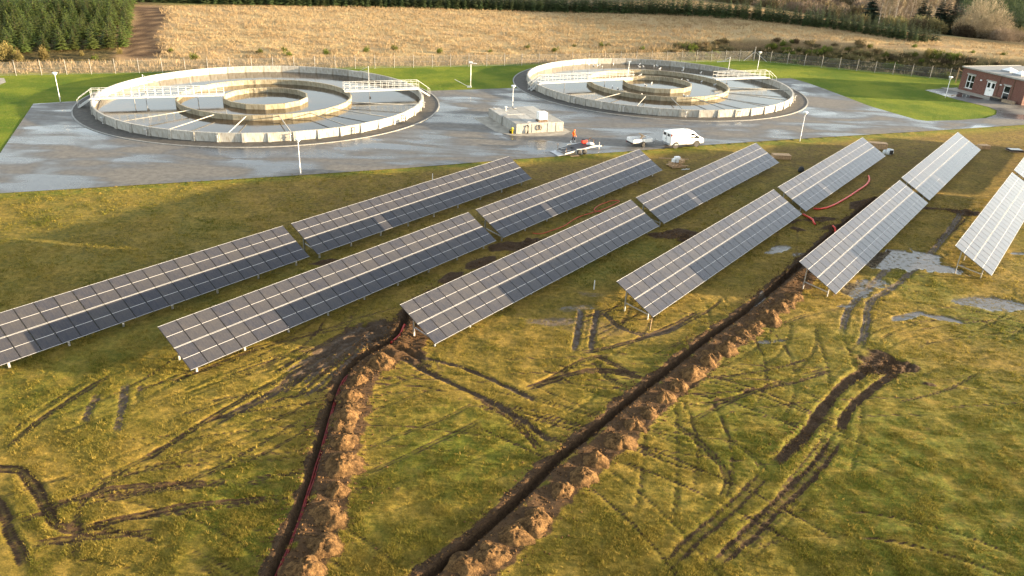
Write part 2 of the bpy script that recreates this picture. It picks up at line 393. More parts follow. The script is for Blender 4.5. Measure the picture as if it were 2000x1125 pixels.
blob((17.24, 49.53), 1.8, 3.5, -.6, soil=.5, rough=.1); blob((16.65, 53.23), 3, 2, .2, soil=.35)
blob((26.07, 41.39), .9, .35, -.2, soil=.9, rough=.4)
blob((6.24, 46.94), 3.4, 2.2, 0, soil=.45, wet=.2); blob((-0.26, 65.69), 4, 1.2, .5, soil=.35)
g7 = random.Random(17)
def arcs(cx, cy, n, sx, sy, base, gap=1.75, soil=.58, wd=.15):
    for _ in range(n):
        x0, y0 = cx + g7.uniform(-sx, sx), cy + g7.uniform(-sy, sy); a = base + g7.uniform(-.5, .5); cur = g7.uniform(-.09, .09); L = g7.uniform(9, 22); pts = []
        for i in range(9): pts.append((x0, y0, a)); x0 += math.cos(a) * L / 8; y0 += math.sin(a) * L / 8; a += cur * L / 8
        for s in (-1, 1): track([(p[0] - math.sin(p[2]) * s * gap / 2, p[1] + math.cos(p[2]) * s * gap / 2) for p in pts], wd, soil * g7.uniform(.6, 1.1), .035)
arcs(*(-21.77, 30.49), 9, 4, 5, .6); arcs(*(-18.06, 27.08), 8, 5, 3, .2); arcs(*(-14.49, 35.98), 9, 5, 3, .75, soil=.7); arcs(*(-1.23, 38.65), 8, 4, 4, -.3, soil=.65); arcs(*(5.12, 43.38), 9, 4, 4, .2, soil=.7); arcs(*(12.32, 38.68), 6, 5, 4, .5); arcs(*(19.72, 42.77), 5, 5, 4, .6)
arcs(*(11.61, 29.76), 4, 5, 3, .9); arcs(*(29.12, 49.14), 4, 5, 4, .4); arcs(*(-3.49, 31.81), 3, 4, 4, .6, soil=.35); arcs(*(19.83, 54.92), 4, 3, 3, .8, soil=.6); arcs(*(7.96, 84.34), 4, 8, 4, .6, soil=.4)
sl = np.where(PUD > 0); H[sl] = H[sl] * (1 - PUD[sl]) + (-.09) * PUD[sl]
# a long wet streak on the trench floor
sl_, D_, A_, S_, T_ = polydist([(17.67, 51.19), (18.41, 52.28), (19.20, 53.76)], .6); PUD[sl_] = np.maximum(PUD[sl_], 1 - sst(D_, .18, .3))

def grid_object(name, xs, ys, Z, keep, mats, attrs):
    nx = len(xs); XX, YY = np.meshgrid(xs, ys)
    idx = np.arange(nx * len(ys)).reshape(len(ys), nx)
    q = np.stack([idx[:-1, :-1], idx[:-1, 1:], idx[1:, 1:], idx[1:, :-1]], -1)[keep]
    q = q.reshape(-1, 4); used = np.unique(q); remap = np.full(nx * len(ys), -1); remap[used] = np.arange(len(used)); q = remap[q]
    co = np.stack([XX.ravel()[used], YY.ravel()[used], Z.ravel()[used]], 1)
    me = bpy.data.meshes.new(name); me.vertices.add(len(co)); me.vertices.foreach_set('co', co.ravel())
    me.loops.add(q.size); me.loops.foreach_set('vertex_index', q.ravel().astype(np.int32))
    me.polygons.add(len(q)); me.polygons.foreach_set('loop_start', np.arange(0, q.size, 4, dtype=np.int32))
    me.polygons.foreach_set('use_smooth', np.ones(len(q), bool))
    me.update(calc_edges=True)
    for k, a in attrs.items():
        at = me.attributes.new(k, 'FLOAT', 'POINT'); at.data.foreach_set('value', a.ravel()[used].astype(np.float32))
    me.materials.append(mats); me.validate()
    return obj(name, me)

# field material
k = N('trampled_meadow'); co = k.coord('World')
soil, wet, clay, pud = (k.attr(a) for a in ('soil', 'wet', 'clay', 'pud'))
lush, brown = k.attr('lush'), k.attr('brown')
n1 = k.noise(co, .35, 6, .62); n2 = k.noise(co, 2.6, 6, .65); n3 = k.noise(k.coord('World', (1, 2.2, 1), (0, 0, .5)), 12, 5, .75)
n4 = k.noise(co, .9, 5, .6, .6)
g = k.mix(k.ramp(n2, .35, .66), (.118, .098, .012), (.295, .208, .033))
g = k.mix(k.ramp(n1, .42, .62), g, k.mix(k.ramp(n2, .3, .7), (.245, .167, .027), (.43, .285, .058)))
g = k.mix(k.math('MULTIPLY', lush, k.ramp(n4, .35, .6, .25, .9)), g, k.mix(k.ramp(n2, .3, .7), (.085, .120, .010), (.175, .195, .020)))
g = k.mix(k.math('MULTIPLY', brown, k.ramp(n4, .3, .62, .35, .95)), g, k.mix(k.ramp(n2, .3, .7), (.085, .055, .018), (.235, .150, .050)))
g = k.mix(k.ramp(n3, .34, .60, .6, 0.), g, (.050, .045, .010))
sx = k.math('ADD', soil, k.math('ADD', k.math('MULTIPLY', k.math('SUBTRACT', n2, .5), .7), k.math('MULTIPLY', k.math('SUBTRACT', n3, .5), .9)))
sm = k.ramp(sx, .34, .70)
sc_ = k.mix(k.ramp(n3, .3, .7), (.024, .014, .008), (.090, .054, .028))
sc_ = k.mix(k.math('MULTIPLY', clay, k.ramp(n2, .3, .6)), sc_, (.20, .105, .040))
sc_ = k.mix(k.math('MULTIPLY', wet, k.ramp(n2, .35, .65, .15, .8)), sc_, (.17, .135, .10)); n5 = k.noise(co, 5, 5, .7); sc_ = k.mix(k.ramp(n5, .45, .7, 0., .6), sc_, (.125, .076, .038))
c = k.mix(sm, g, sc_)
pud = k.ramp(k.math('ADD', k.math('MULTIPLY', pud, .68), k.math('ADD', k.math('MULTIPLY', k.math('SUBTRACT', n3, .5), 1.3), k.math('MULTIPLY', k.math('SUBTRACT', n2, .5), 1.5))), .42, .62)
c = k.mix(pud, c, (.075, .058, .040))
rough = k.math('SUBTRACT', k.math('SUBTRACT', .92, k.math('MULTIPLY', k.math('MULTIPLY', wet, sm), k.ramp(n2, .35, .6, .1, .45))), k.math('MULTIPLY', pud, .86), True)
k.set(c, k.math('MAXIMUM', rough, .05)); k.set(spec=k.math('ADD', .15, k.math('MULTIPLY', k.math('MAXIMUM', pud, wet), .35)))
bp = k.bump(k.math('ADD', n3, k.math('MULTIPLY', n2, .8)), .75, .14)
k.link(k.math('SUBTRACT', .85, k.math('MULTIPLY', pud, .84), True), bp.inputs['Strength'])
M['field'] = k.m
lushA = sst(fbm(X, Y, 14, 61), .48, .65) * .55 + .7 * sst(24 - np.hypot(X - 24, (Y - 22) * 1.2), 0, 10) * .6
for c_, r_ in (((-2.27, 32.74), 6), ((-11.70, 27.50), 5), ((21.51, 33.62), 7), ((32.37, 56.26), 5), ((9.93, 62.07), 5), ((34.87, 49.69), 6), ((6.08, 57.29), 5)):
    lushA = np.maximum(lushA, .9 * (1 - sst(np.hypot(X - c_[0], Y - c_[1]), r_ * .3, r_)))
lushA = np.maximum(lushA, 1.2 * sst(near_road, -2.6, -.6) * (.5 + fbm(X, Y, 2.5, 63)))
brownA = (.35 * sst(Y, 36, 48) + .65 * sst(near_road, -34, -6)) * sst(-near_road, 1.2, 3.5) * (.45 + .55 * sst(X, -45, 5)) * (.45 + .9 * fbm(X, Y, 6, 65))
kc = road_v((X[:-1, :-1]), (Y[:-1, :-1])) < 2.0
H[near_road > .4] = -.06
field = struct(grid_object('field_ground', gx, gy, H, kc, M['field'], dict(soil=SOIL, wet=WET, clay=CLAY, pud=PUD, lush=np.clip(lushA, 0, 1), brown=np.clip(brownA, 0, 1), bare=np.clip(np.maximum(SOIL * 1.5, PUD), 0, 1))))
def ground_z(x, y):
    i = int(np.clip(np.searchsorted(gx, x), 1, len(gx) - 1)); j = int(np.clip(np.searchsorted(gy, y), 1, len(gy) - 1))
    return float(H[j, i])

# far terrain: lawn, rough grass, dry field, valley
tx = axis([(-700, -150, 22), (-150, 190, 1.6), (190, 1400, 22)]); ty = axis([(55, 245, 1.5), (245, 420, 4), (420, 2600, 40)])
TX, TY = np.meshgrid(tx, ty); TD = fence_dist(TX, TY); TZ = terrain(TX, TY)
outside = sst(TD, .5, 2.0)
TZ = TZ + outside * ((fbm(TX, TY, 12, 71) - .5) * .7 + (fbm(TX, TY, 3, 72) - .5) * .4) * (1 - .8 * sst(TD, 14, 25)) + (fbm(TX, TY, 20, 73) - .5) * .08 * (1 - outside)
bankA = outside * (1 - sst(TD + (fbm(TX, TY, 5, 75) - .5) * 3, 9, 15 )) * sst(TX, 8, 50)
_pb, _pd = np.array((-72.05, 145.22)), np.array((-93.04, 193.61))
plantA = sst(TD, 7.5, 9.5) * sst(-(TX - _pb[0] - (TY - _pb[1]) * (_pd[0] - _pb[0]) / (_pd[1] - _pb[1])), -.5, 1.5) * (1 - sst(TX, -60, -55))
bankA = np.maximum(bankA, plantA * .9)
verge = outside * (1 - sst(TD + (fbm(TX, TY, 5, 76) - .5) * 3, 6, 10))
cropA = (1 - plantA) * sst(TD, 7, 11) * (1 - sst(TD - crest_dist(TX), -1, 1))
trk = np.zeros_like(TX)
PT = spline([(-88.26, 191.05), (-82.05, 178.97), (-76.86, 164.03), (-73.45, 153.58), (-68.80, 144.80), (-67.07, 139.24)], 1.0)
for p in PT: trk = np.maximum(trk, 1 - sst(np.hypot(TX - p[0], TY - p[1]), 2.5, 5.0))
for p in spline([(46.57, 176.62), (59.12, 174.70), (73.17, 171.74), (89.48, 171.96), (102.67, 168.50)], 1.5): trk = np.maximum(trk, .6 * (1 - sst(np.hypot(TX - p[0], TY - p[1]), .8, 2.2)))
rut = np.zeros_like(TX)
for o_ in (-2.2, -.7, .9, 2.3):
    for p in PT: rut = np.maximum(rut, .9 * (1 - sst(np.hypot(TX - p[0] - o_ - .8 * math.sin(p[1] * .17 + o_), TY - p[1]), .2, 1.5)))
far = sst(TD - crest_dist(TX), 1, 7)
TZ[(road_v(TX, TY) < 6.5)] = -.06
def in_tank(cx, cy, r): return np.hypot(TX - cx, TY - cy) < r
for cx_, cy_ in ((-36.02, 110.35), (23.0, 134.4)): TZ[in_tank(cx_, cy_, 23)] = -.05
k = N('lawn_and_rough_grass'); co = k.coord('World')
out_, bank, crop, trkA, farA = (k.attr(a) for a in ('outside', 'bank', 'crop', 'trk', 'far'))
n1 = k.noise(co, .12, 5, .6); n2 = k.noise(co, 1.2, 5, .65); n3 = k.noise(k.coord('World', (1, 2, 1)), 5, 4, .7)
lawn = k.mix(k.ramp(n1, .38, .62), (.085, .135, .010), (.175, .205, .018)); lawn = k.mix(k.ramp(n2, .5, .75, 0., .65), lawn, (.22, .19, .035)); lawn = k.mix(k.ramp(n3, .36, .56, .6, 0.), lawn, (.030, .055, .006))
roughg = k.mix(k.ramp(n2, .3, .7), (.10, .065, .025), (.34, .24, .105))
bankc = k.mix(k.ramp(n2, .35, .7), (.022, .022, .008), (.11, .085, .03))
cropc = k.mix(k.ramp(n3, .3, .75), (.26, .18, .085), (.54, .415, .215)); cropc = k.mix(k.ramp(n1, .45, .65, 0., .5), cropc, (.33, .225, .13))
c = k.mix(out_, lawn, roughg); c = k.mix(bank, c, bankc); c = k.mix(crop, c, cropc)
c = k.mix(farA, c, k.mix(k.ramp(k.noise(co, .02, 3), .5, .62), k.mix(n2, (.06, .05, .025), (.15, .12, .065)), (.16, .18, .06)))
c = k.mix(trkA, c, k.mix(k.ramp(n3, .3, .7), (.14, .09, .05), (.30, .20, .11))); c = k.mix(k.attr('rut'), c, (.045, .027, .016))
k.set(c, .95, spec=.1); k.bump(k.math('ADD', n3, n2), .8, .16); M['terrain'] = k.m
kt = (road_v(TX[:-1, :-1], TY[:-1, :-1]) > 1.0)
land = struct(grid_object('terrain', tx, ty, TZ, kt, M['terrain'], dict(outside=outside, bank=np.clip(bankA, 0, 1), crop=cropA, trk=trk, rut=rut, far=far, verge=verge * (1 - trk))))

# ---------------------------------------------------------------- asphalt yard and service road
n0 = ROAD0 - U * 70; rr = np.array((75.74, 117.62)) + U * 60
ASPH = [tuple(n0), (-47.73, 67.84), (-35.49, 72.40), (-22.74, 77.18), (-11.70, 81.65), (-0.67, 86.60), (14.15, 92.77), (25.20, 97.75), (40.26, 103.76), (56.93, 110.14), (75.74, 117.62), tuple(rr),
        tuple(rr + V * 18), (100.5, 128.5), (84.30, 132.80), (82.17, 139.78), (80.20, 147.08), (72.44, 142.95), (74.45, 135.14), (77.02, 130.11), (77.02, 127.48), (75.08, 124.20), (71.84, 121.14), (66.28, 118.72), (60.91, 117.19), (59.63, 117.76),
        (56.01, 126.13), (54.25, 134.89), (52.08, 144.33), (50.20, 148.83), (46.65, 147.46), (23, 137), (23, 131), (2.27, 129.05), (-14.18, 122.61), (-36, 112), (-36, 108), (-59.39, 105.60), (-64.63, 102.56), (-55.24, 80.06), (-57.5, 76.5), (-62, 73), tuple(n0 + V * 7)]
def sheet(name, pts, z, mat, kind='structure'):
    from mathutils.geometry import delaunay_2d_cdt
    n_ = len(pts); r_ = delaunay_2d_cdt([Vector(p[:2]) for p in pts], [], [list(range(n_))], 1, 1e-5)
    me = bpy.data.meshes.new(name); me.from_pydata([(p.x, p.y, z) for p in r_[0]], [], [tuple(f) for f in r_[2]]); me.update()
    if sum(f.normal.z for f in me.polygons) < 0: me.flip_normals()
    me.materials.append(mat); return struct(obj(name, me), kind)
k = N('wet_asphalt'); ra = math.atan2(U[1], U[0])
co = k.coord('World'); cs = k.coord('World', (.30, 1, 1), (0, 0, -ra))
a1 = k.noise(cs, .26, 5, .5, .6); a2 = k.noise(co, .09, 4, .5, .6); a3 = k.noise(co, 1.6, 6, .7); a4 = k.noise(co, 30, 3, .7)
wetm = k.ramp(k.math('ADD', k.math('MULTIPLY', a1, .6), k.math('MULTIPLY', a2, .5)), .45, .62)
dryc = k.mix(k.ramp(a3, .3, .7), (.095, .088, .077), (.165, .153, .132)); wetc = k.mix(k.ramp(a3, .3, .7), (.024, .024, .026), (.050, .050, .052))
c = k.mix(wetm, dryc, wetc); c = k.mix(k.ramp(a4, .55, .8, 0., .35), c, (.18, .17, .15))
pdl = k.ramp(k.math('MULTIPLY', wetm, k.noise(cs, .35, 3, .5, .5)), .55, .62)
rg = k.math('SUBTRACT', k.math('SUBTRACT', .85, k.math('MULTIPLY', wetm, .62)), k.math('MULTIPLY', pdl, .18))
k.set(c, rg); bp = k.bump(k.math('ADD', a4, a3), .3, .012); k.link(k.math('SUBTRACT', .35, k.math('MULTIPLY', pdl, .33)), bp.inputs['Strength'])
M['asphalt'] = k.m
sheet('service_road', ASPH, .03, M['asphalt'])
k = N('yard_edge_concrete'); co = k.coord('World'); k.set(k.mix(k.ramp(k.noise(co, 1.2, 5), .3, .7), (.22, .2, .165), (.36, .33, .27)), .85); M['paving'] = k.m
k = N('dark_apron'); co = k.coord('World'); k.set(k.mix(k.ramp(k.noise(co, 1.5, 6, .7), .3, .7), (.035, .032, .028), (.085, .075, .06)), .8); k.bump(k.noise(co, 20, 3), .5, .03); M['apron'] = k.m
sheet('path', [(-77.23, 108.84), (-75.44, 112.95), (-75.69, 114.82), (-77.66, 117.56), (-82.40, 116.81)], .05, M['paving'])
# ================================================================ SOLAR TABLES
k = N('solar_glass'); tc = k.new('ShaderNodeTexCoord'); sp = k.new('ShaderNodeSeparateXYZ'); k.link(tc.outputs['Object'], sp.inputs[0])
co = k.coord('Object'); r = k.rnd()
def gridline(ax, pitch, wd):
    m_ = k.math('FRACT', k.math('DIVIDE', k.math('ADD', sp.outputs[ax], 10 * pitch), pitch))
    return k.math('GREATER_THAN', k.math('ABSOLUTE', k.math('SUBTRACT', m_, .5)), .5 - wd / pitch / 2)
gl = k.math('MAXIMUM', gridline(0, .186, .006), gridline(1, .0945, .004))
cell = k.mix(k.ramp(r, 0., 1.), (.019, .022, .034), (.032, .033, .040))
dust = k.ramp(k.noise(co, 2.2, 6, .7), .3, .8, .04, .36)
cell = k.mix(dust, cell, (.098, .086, .068))
c = k.mix(k.math('MULTIPLY', gl, .35), cell, (.12, .12, .13))
k.set(c, k.ramp(k.noise(co, 3.0, 4), .3, .7, .13, .24)); k.b.inputs['IOR'].default_value = 1.5
M['pv'] = k.m
M['strip'] = simple('white_backsheet', (.46, .455, .44), .5, 0, .05)
M['frame'] = simple('dark_anodised_frame', (.012, .012, .014), .5, .0, .1)
M['frame_silver'] = simple('silver_frame', (.44, .44, .43), .45, .3, .1)
MW, MLn, MP, ML2 = 1.134, 1.762, 1.154, 1.79      # module width, length, pitch along / up the slope
def module_mesh():
    b = MB(); h = .018; x = MW / 2; y = MLn / 2
    b.mat(1)
    b.box((0, 0, -.004), (MW, MLn, .034))                               # dark frame body
    fw = .024
    b.mat(2)
    for s in (-1, 1): b.box((0, s * (y - fw / 2 - .001), 0.0005), (MW - .002, fw, .032))   # silver short edges
    def quad(x0, x1, y0, y1, z): b.add([(x0, y0, z), (x1, y0, z), (x1, y1, z), (x0, y1, z)], [(0, 1, 2, 3)])
    gz = .0145
    b.mat(0); quad(-x + .034, x - .034, -y + .025, -.013, gz); quad(-x + .034, x - .034, .013, y - .025, gz)
    b.mat(3); quad(-x + .034, x - .034, -.013, .013, gz)
    return b.mesh('solar_module', [M['pv'], M['frame'], M['frame_silver'], M['strip']])
MOD = module_mesh()
TILT = R(28.66); AZ = R(37.37)
r_dir = Vector((math.sin(AZ), math.cos(AZ), 0)); n_dir = Vector((-math.cos(AZ), math.sin(AZ), 0))
up_dir = n_dir * math.cos(TILT) + Vector((0, 0, math.sin(TILT)))
ROTZ = math.atan2(r_dir.y, r_dir.x)
Q = Matrix((r_dir, up_dir, r_dir.cross(up_dir))).transposed()      # columns = local axes
def post_mesh(h): return MB().box((0, 0, h / 2 - .35), (.12, .07, h + .7)).mesh('post', M['galv'])
POST_F, POST_R = post_mesh(.95), post_mesh(2.02)
def solar_table(x, y, ncol, label):
    t = thing('solar_table', label, 'solar panels', (x, y, 0), ROTZ, 'rows of tilted solar panel tables')
    Ln = ncol * MP
    # local frame of the empty: x along row, y towards the high side
    for i in range(ncol):
        for j in range(2):
            dx = (i + .5) * MP + random.uniform(-.003, .003); s = (j + .5) * ML2
            o = obj('solar_module', MOD, t)
            o.location = (dx, s * math.cos(TILT), .7 + s * math.sin(TILT) + random.uniform(-.004, .004))
            o.rotation_euler = (TILT + random.uniform(-.004, .004), random.uniform(-.003, .003), 0)
    for s in (.45, 1.35, 2.25, 3.15):
        b = MB(); cy, cz = s * math.cos(TILT) + .05 * math.sin(TILT), .7 + s * math.sin(TILT) - .05 * math.cos(TILT)
        b.box((Ln / 2, cy, cz), (Ln - .1, .06, .05)); b.build('purlin', M['galv'], t)
    nf = 9
    for i in range(nf):
        px = .75 + (Ln - 1.5) * i / (nf - 1)
        obj('post', POST_F, t, (px, .75, 0)); obj('post', POST_R, t, (px, 2.62, 0))
        b = MB(); f = lambda s, dz=0: (px, s * math.cos(TILT), .7 + s * math.sin(TILT) - .14 + dz)
        b.beam(f(.25), f(3.35), .05, .1); b.build('rafter', M['galv'], t)
        MB().beam((px + .06, .80, .35), (px + .06, 2.60, .62), .05, .07).build('brace', M['galv'], t)
    return t
TABLES = [
 (-33.25, 32.15, 25, 'dark solar table farthest from the puddles, front half of the outermost row'),
 (-15.26, 55.58, 24, 'dark solar table beside the tank road, with one sunlit lower module among shaded ones'),
 (-18.28, 38.08, 24, 'dark solar table between the muddy wheel smear and the outermost row'),
 (-0.93, 60.80, 24, 'dark grey solar table pointing at the flatbed trailer'),
 (-4.64, 42.38, 25, 'grey solar table whose near end stands over the red cable trench'),
 (13.38, 65.97, 24, 'grey solar table ending beside the low wooden crate'),
 (9.73, 47.43, 25, 'pale grey solar table with wooden stake at its near end, left of the long trench'),
 (27.83, 71.11, 24, 'pale solar table next to the thick red conduit on the grass'),
 (24.10, 52.56, 25, 'pale solar table between the long trench and the big puddle'),
 (42.11, 76.30, 24, 'pale solar table ending at the small pallet of light timber'),
 (38.32, 57.41, 25, 'very pale solar table standing right of the big puddle'),
 (56.5, 81.2, 24, 'pale solar table in the far part of the row right of the puddle'),
]
for a in TABLES: solar_table(*a)

# ================================================================ TANKS
k = N('tank_water'); co = k.coord('World'); a = k.noise(co, .25, 5, .6, .5); bnz = k.noise(co, 1.8, 4, .6)
k.set(k.mix(k.ramp(a, .35, .65), (.030, .020, .011), (.070, .047, .026)), k.ramp(a, .4, .7, .06, .16))
k.b.inputs['IOR'].default_value = 1.33; k.bump(bnz, .12, .03); M['water'] = k.m
WZ, RIM = .12, 1.10
def wall_ring(parent, rad, n, z0, z1, th, mat, name):
    ln = 2 * rad * math.tan(math.pi / n)
    me = MB(); x0 = ln / 2 - .012; xi = x0 * (rad - th) / rad
    me.add([(-x0, 0, z0), (x0, 0, z0), (xi, -th, z0), (-xi, -th, z0), (-x0, 0, z1), (x0, 0, z1), (xi, -th, z1), (-xi, -th, z1)],
           [(3, 2, 1, 0), (4, 5, 6, 7), (0, 1, 5, 4), (1, 2, 6, 5), (2, 3, 7, 6), (3, 0, 4, 7)])
    me = me.mesh(name, mat)
    for i in range(n):
        t = 2 * math.pi * (i + .5) / n
        obj(name, me, parent, (rad * math.cos(t), rad * math.sin(t), 0), t - math.pi / 2)
def tank(cx, cy, label, rot, pipes, valves):
    t = thing('settling_tank', label, 'tank', (cx, cy, 0), rot, 'round water treatment tanks')
    RO, N0 = 22.05, 48
    wall_ring(t, RO, N0, -.1, RIM, .24, M['concrete_pale'] if False else M['concrete'], 'wall_panel')
    pm = MB(); pm.add([(-.17, 0, -.05), (.17, 0, -.05), (.17, .20, -.05), (-.17, .20, -.05), (-.17, 0, RIM - .03), (.17, 0, RIM - .03), (.17, .10, RIM - .03), (-.17, .10, RIM - .03)],
       [(3, 2, 1, 0), (4, 5, 6, 7), (0, 1, 5, 4), (1, 2, 6, 5), (2, 3, 7, 6), (3, 0, 4, 7)])
    pm.box((0, .06, .10), (.5, .10, .2)); pm = pm.mesh('pilaster', M['concrete'])
    for i in range(N0):
        a_ = 2 * math.pi * i / N0; rr_ = RO / math.cos(math.pi / N0) - .015
        obj('pilaster', pm, t, (rr_ * math.cos(a_), rr_ * math.sin(a_), 0), a_ - math.pi / 2)
    wall_ring(t, 11.85, 30, -.1, .80, .22, M['concrete_inner'], 'ring_panel')
    wall_ring(t, 5.7, 14, -.1, .80, .22, M['concrete_inner'], 'ring_panel')
    for a_ in pipes:
        a_ = R(a_) - rot; c_, s_ = math.cos(a_), math.sin(a_)
        b = MB().tube([(11.7 * c_, 11.7 * s_, .62), (12.3 * c_, 12.3 * s_, .62), (21.85 * c_, 21.85 * s_, .72)], .06, 8); b.build('cross_pipe', M['concrete_pale'], t, True)
    vm = MB().tube([(0, -.1, .85), (0, .22, .85), (0, .22, .1)], .07, 8); vm.lathe([(.02, 0), (.16, .02), (.16, .05), (.02, .07)], 10, (0, .3, .86)); vm.box((0, .22, .5), (.18, .18, .16)); vm = vm.mesh('valve', M['galv'])
    for a_ in valves:
        a_ = R(a_) - rot; obj('valve', vm, t, (22.15 * math.cos(a_), 22.15 * math.sin(a_), 0), a_ - math.pi / 2)
    # mixers hanging in the water
    for a_, r_ in ((200, 17), (190, 9.2), (150, 16)):
        a_ = R(a_) - rot; b = MB().tube([(r_ * math.cos(a_), r_ * math.sin(a_), -.2), (r_ * math.cos(a_), r_ * math.sin(a_), 1.5)], .05, 6); b.build('mixer_rod', M['grey'], t)
    wtr = MB(); wtr.lathe([(0.01, WZ), (21.9, WZ)], 64, (cx, cy, 0)); wtr.f = wtr.f[:64]; wtr.m = wtr.m[:64]
    wtr.f = [f[::-1] for f in wtr.f]; me = wtr.mesh('water', M['water']); me.flip_normals() if me.polygons[0].normal.z < 0 else None
    struct(obj('water', me))
    ap = MB(); ap.lathe([(21.9, .045), (24.3, .045)], 96, (cx, cy, 0)); ap.f = ap.f[:96]; ap.m = ap.m[:96]
    struct(obj('apron', ap.mesh('apron', M['apron'])))
    kb = MB(); kb.lathe([(24.3, .03), (24.3, .10), (24.48, .10), (24.48, .03)], 120, (cx, cy, 0)); kb.f = kb.f[:360]; kb.m = kb.m[:360]
    struct(obj('kerb_ring', kb.mesh('kerb_ring', M['concrete_pale'])))
    return t
T1C, T2C = (-36.02, 110.35), (23.0, 134.4)
tank(*T1C, 'round concrete tank with still water, near the lamp post on the road verge', R(3), (235, 255, 275, 295, 315, 334, 356), (228, 250, 273, 294, 315, 338, 0))
tank(*T2C, 'round concrete tank with white gulls on its water, behind the white van', R(0), (234, 253, 272, 291, 312, 332, 356), (228, 249, 272, 294, 318, 342))
for o in list(bpy.data.objects):
    if o.name.startswith(('apron', 'kerb_ring')) and o.data.polygons[0].normal.z < 0: o.data.flip_normals()

def footbridge(p0, p1, z, wd, label, steps_at, rail=1.1, n=10, side=1):
    p0 = Vector((p0[0], p0[1], z)); p1 = Vector((p1[0], p1[1], z)); d = p1 - p0; L = d.length; u = d.normalized(); v = Vector((-u.y, u.x, 0)) * side
    t = thing('footbridge', label, 'footbridge', (p0.x, p0.y, 0), math.atan2(u.y, u.x), 'steel footbridges over the tanks')
    s = side
    b = MB()
    for i in range(int(L / .25)): b.box((.125 + i * .25, s * wd / 2, z - .02), (.20, wd - .05, .03))
    b.build('grating', M['galv'], t)
    for yy in (0, s * wd):
        MB().box((L / 2, yy, z - .07), (L, .06, .20)).build('girder', M['white_steel'], t)
        for zz in (rail, rail * .52): MB().tube([(0, yy, z + zz), (L, yy, z + zz)], .032, 6).build('handrail', M['white_steel'], t)
        for i in range(n + 1):
            MB().tube([(L * i / n, yy, z - .1), (L * i / n, yy, z + rail)], .028, 6).build('rail_post', M['white_steel'], t)
    # stair at one end
    x0, sg = (0, -1) if steps_at == 0 else (L, 1)
    ns = 6; run = .26
    for i in range(ns):
        MB().box((x0 + sg * run * (i + .5), s * wd / 2, z - (i + 1) * (z - .05) / (ns + 1)), (.25, wd - .1, .035)).build('stair_tread', M['galv'], t)
    for yy in (.02, s * wd - .02):
        MB().beam((x0, yy, z - .08), (x0 + sg * run * (ns + .6), yy, .06), .05, .2).build('stringer', M['white_steel'], t)
        MB().tube([(x0, yy, z + rail), (x0 + sg * run * (ns + .6), yy, rail + .05), (x0 + sg * run * (ns + .6), yy, .05)], .03, 6).build('handrail', M['white_steel'], t)
    return t
footbridge((-56.38, 101.92), (-40.90, 107.65), 1.25, 1.1, 'long pale steel walkway from rim to centre of the still tank', 0, n=17)
footbridge((-25.54, 113.58), (-15.31, 117.80), 1.25, 1.1, 'pale steel footbridge over still brown water with stair down to the yard', 1, n=12)
footbridge((3.08, 126.56), (18.78, 134.34), 1.25, 1.0, 'thin steel walkway over gull tank, stair facing the pump chamber', 0, n=13)
footbridge((33.53, 137.24), (43.79, 141.43), 1.25, 1.1, 'pale steel footbridge over gull tank, reaching the lawn by the fence corner', 1, n=10)

# hoist masts on the bridges
def hoist(p, label, sgn):
    t = thing('hoist_mast', label, 'hoist', (p[0], p[1], 0), 0, 'hoist masts on the tank bridges')
    MB().tube([(0, 0, .0), (0, 0, 3.7)], .055, 8).build('pole', M['galv'], t)
    MB().beam((0, 0, 3.0), (sgn * 2.3, 0, 2.75), .08, .10).build('arm', M['galv'], t)
    MB().beam((0, 0, 3.65), (sgn * 1.4, 0, 2.9), .05, .05).build('stay', M['galv'], t)
    MB().box((.12, 0, 1.3), (.22, .18, .26)).build('winch', M['dark'], t)
    return t
hoist((-51.42, 106.69), 'steel hoist mast with arm on the long walkway', 1)
hoist((-23.31, 120.55), 'steel hoist mast with arm beside the footbridge over still water', -1)
hoist((37.65, 146.24), 'steel hoist mast with arm behind the footbridge of the gull tank', -1)

# ================================================================ GULLS
def gull_mesh():
    b = MB(); b.mat(0)
    b.tube([(-.20, 0, .07), (-.12, 0, .08), (0, 0, .09), (.10, 0, .12), (.15, 0, .19), (.20, 0, .225), (.24, 0, .22)], [.02, .06, .085, .075, .045, .045, .02], 7)
    b.mat(1)
    for s in (-1, 1): b.add([(.08, s * .08, .13), (-.06, s * .095, .14), (-.30, s * .02, .10), (-.05, s * .05, .17)], [(0, 1, 2, 3), (3, 2, 1, 0)])
    b.mat(2); b.tube([(.235, 0, .22), (.285, 0, .212)], [.012, .004], 5)
    return b.mesh('gull', [M['white_paint'], M['white_steel'], M['amber']], True)
GULL = gull_mesh()
GP = []
rg_ = random.Random(5)
for k_ in range(58):
    zone = rg_.random()
    if zone < .45: a_ = R(rg_.uniform(25, 120)); rr_ = rg_.uniform(17.5, 21.4)
    elif zone < .8: a_ = R(rg_.uniform(10, 150)); rr_ = rg_.uniform(6.4, 11.2)
    elif zone < .9: a_ = R(rg_.uniform(0, 360)); rr_ = rg_.uniform(.5, 5.0)
    else: a_ = R(rg_.uniform(200, 300)); rr_ = rg_.uniform(6.5, 11.0)
    x, y = T2C[0] + rr_ * math.cos(a_), T2C[1] + rr_ * math.sin(a_)
    if any(math.hypot(x - q[0], y - q[1]) < .7 for q in GP): continue
    GP.append((x, y)); o = obj('gull', GULL, None, (x, y, WZ - .03), rg_.uniform(0, 6.28)); o.scale = (1.25,) * 3
    tag(o, 'white gull sitting on the brown tank water', 'gull', 'gulls on the tank behind the van')

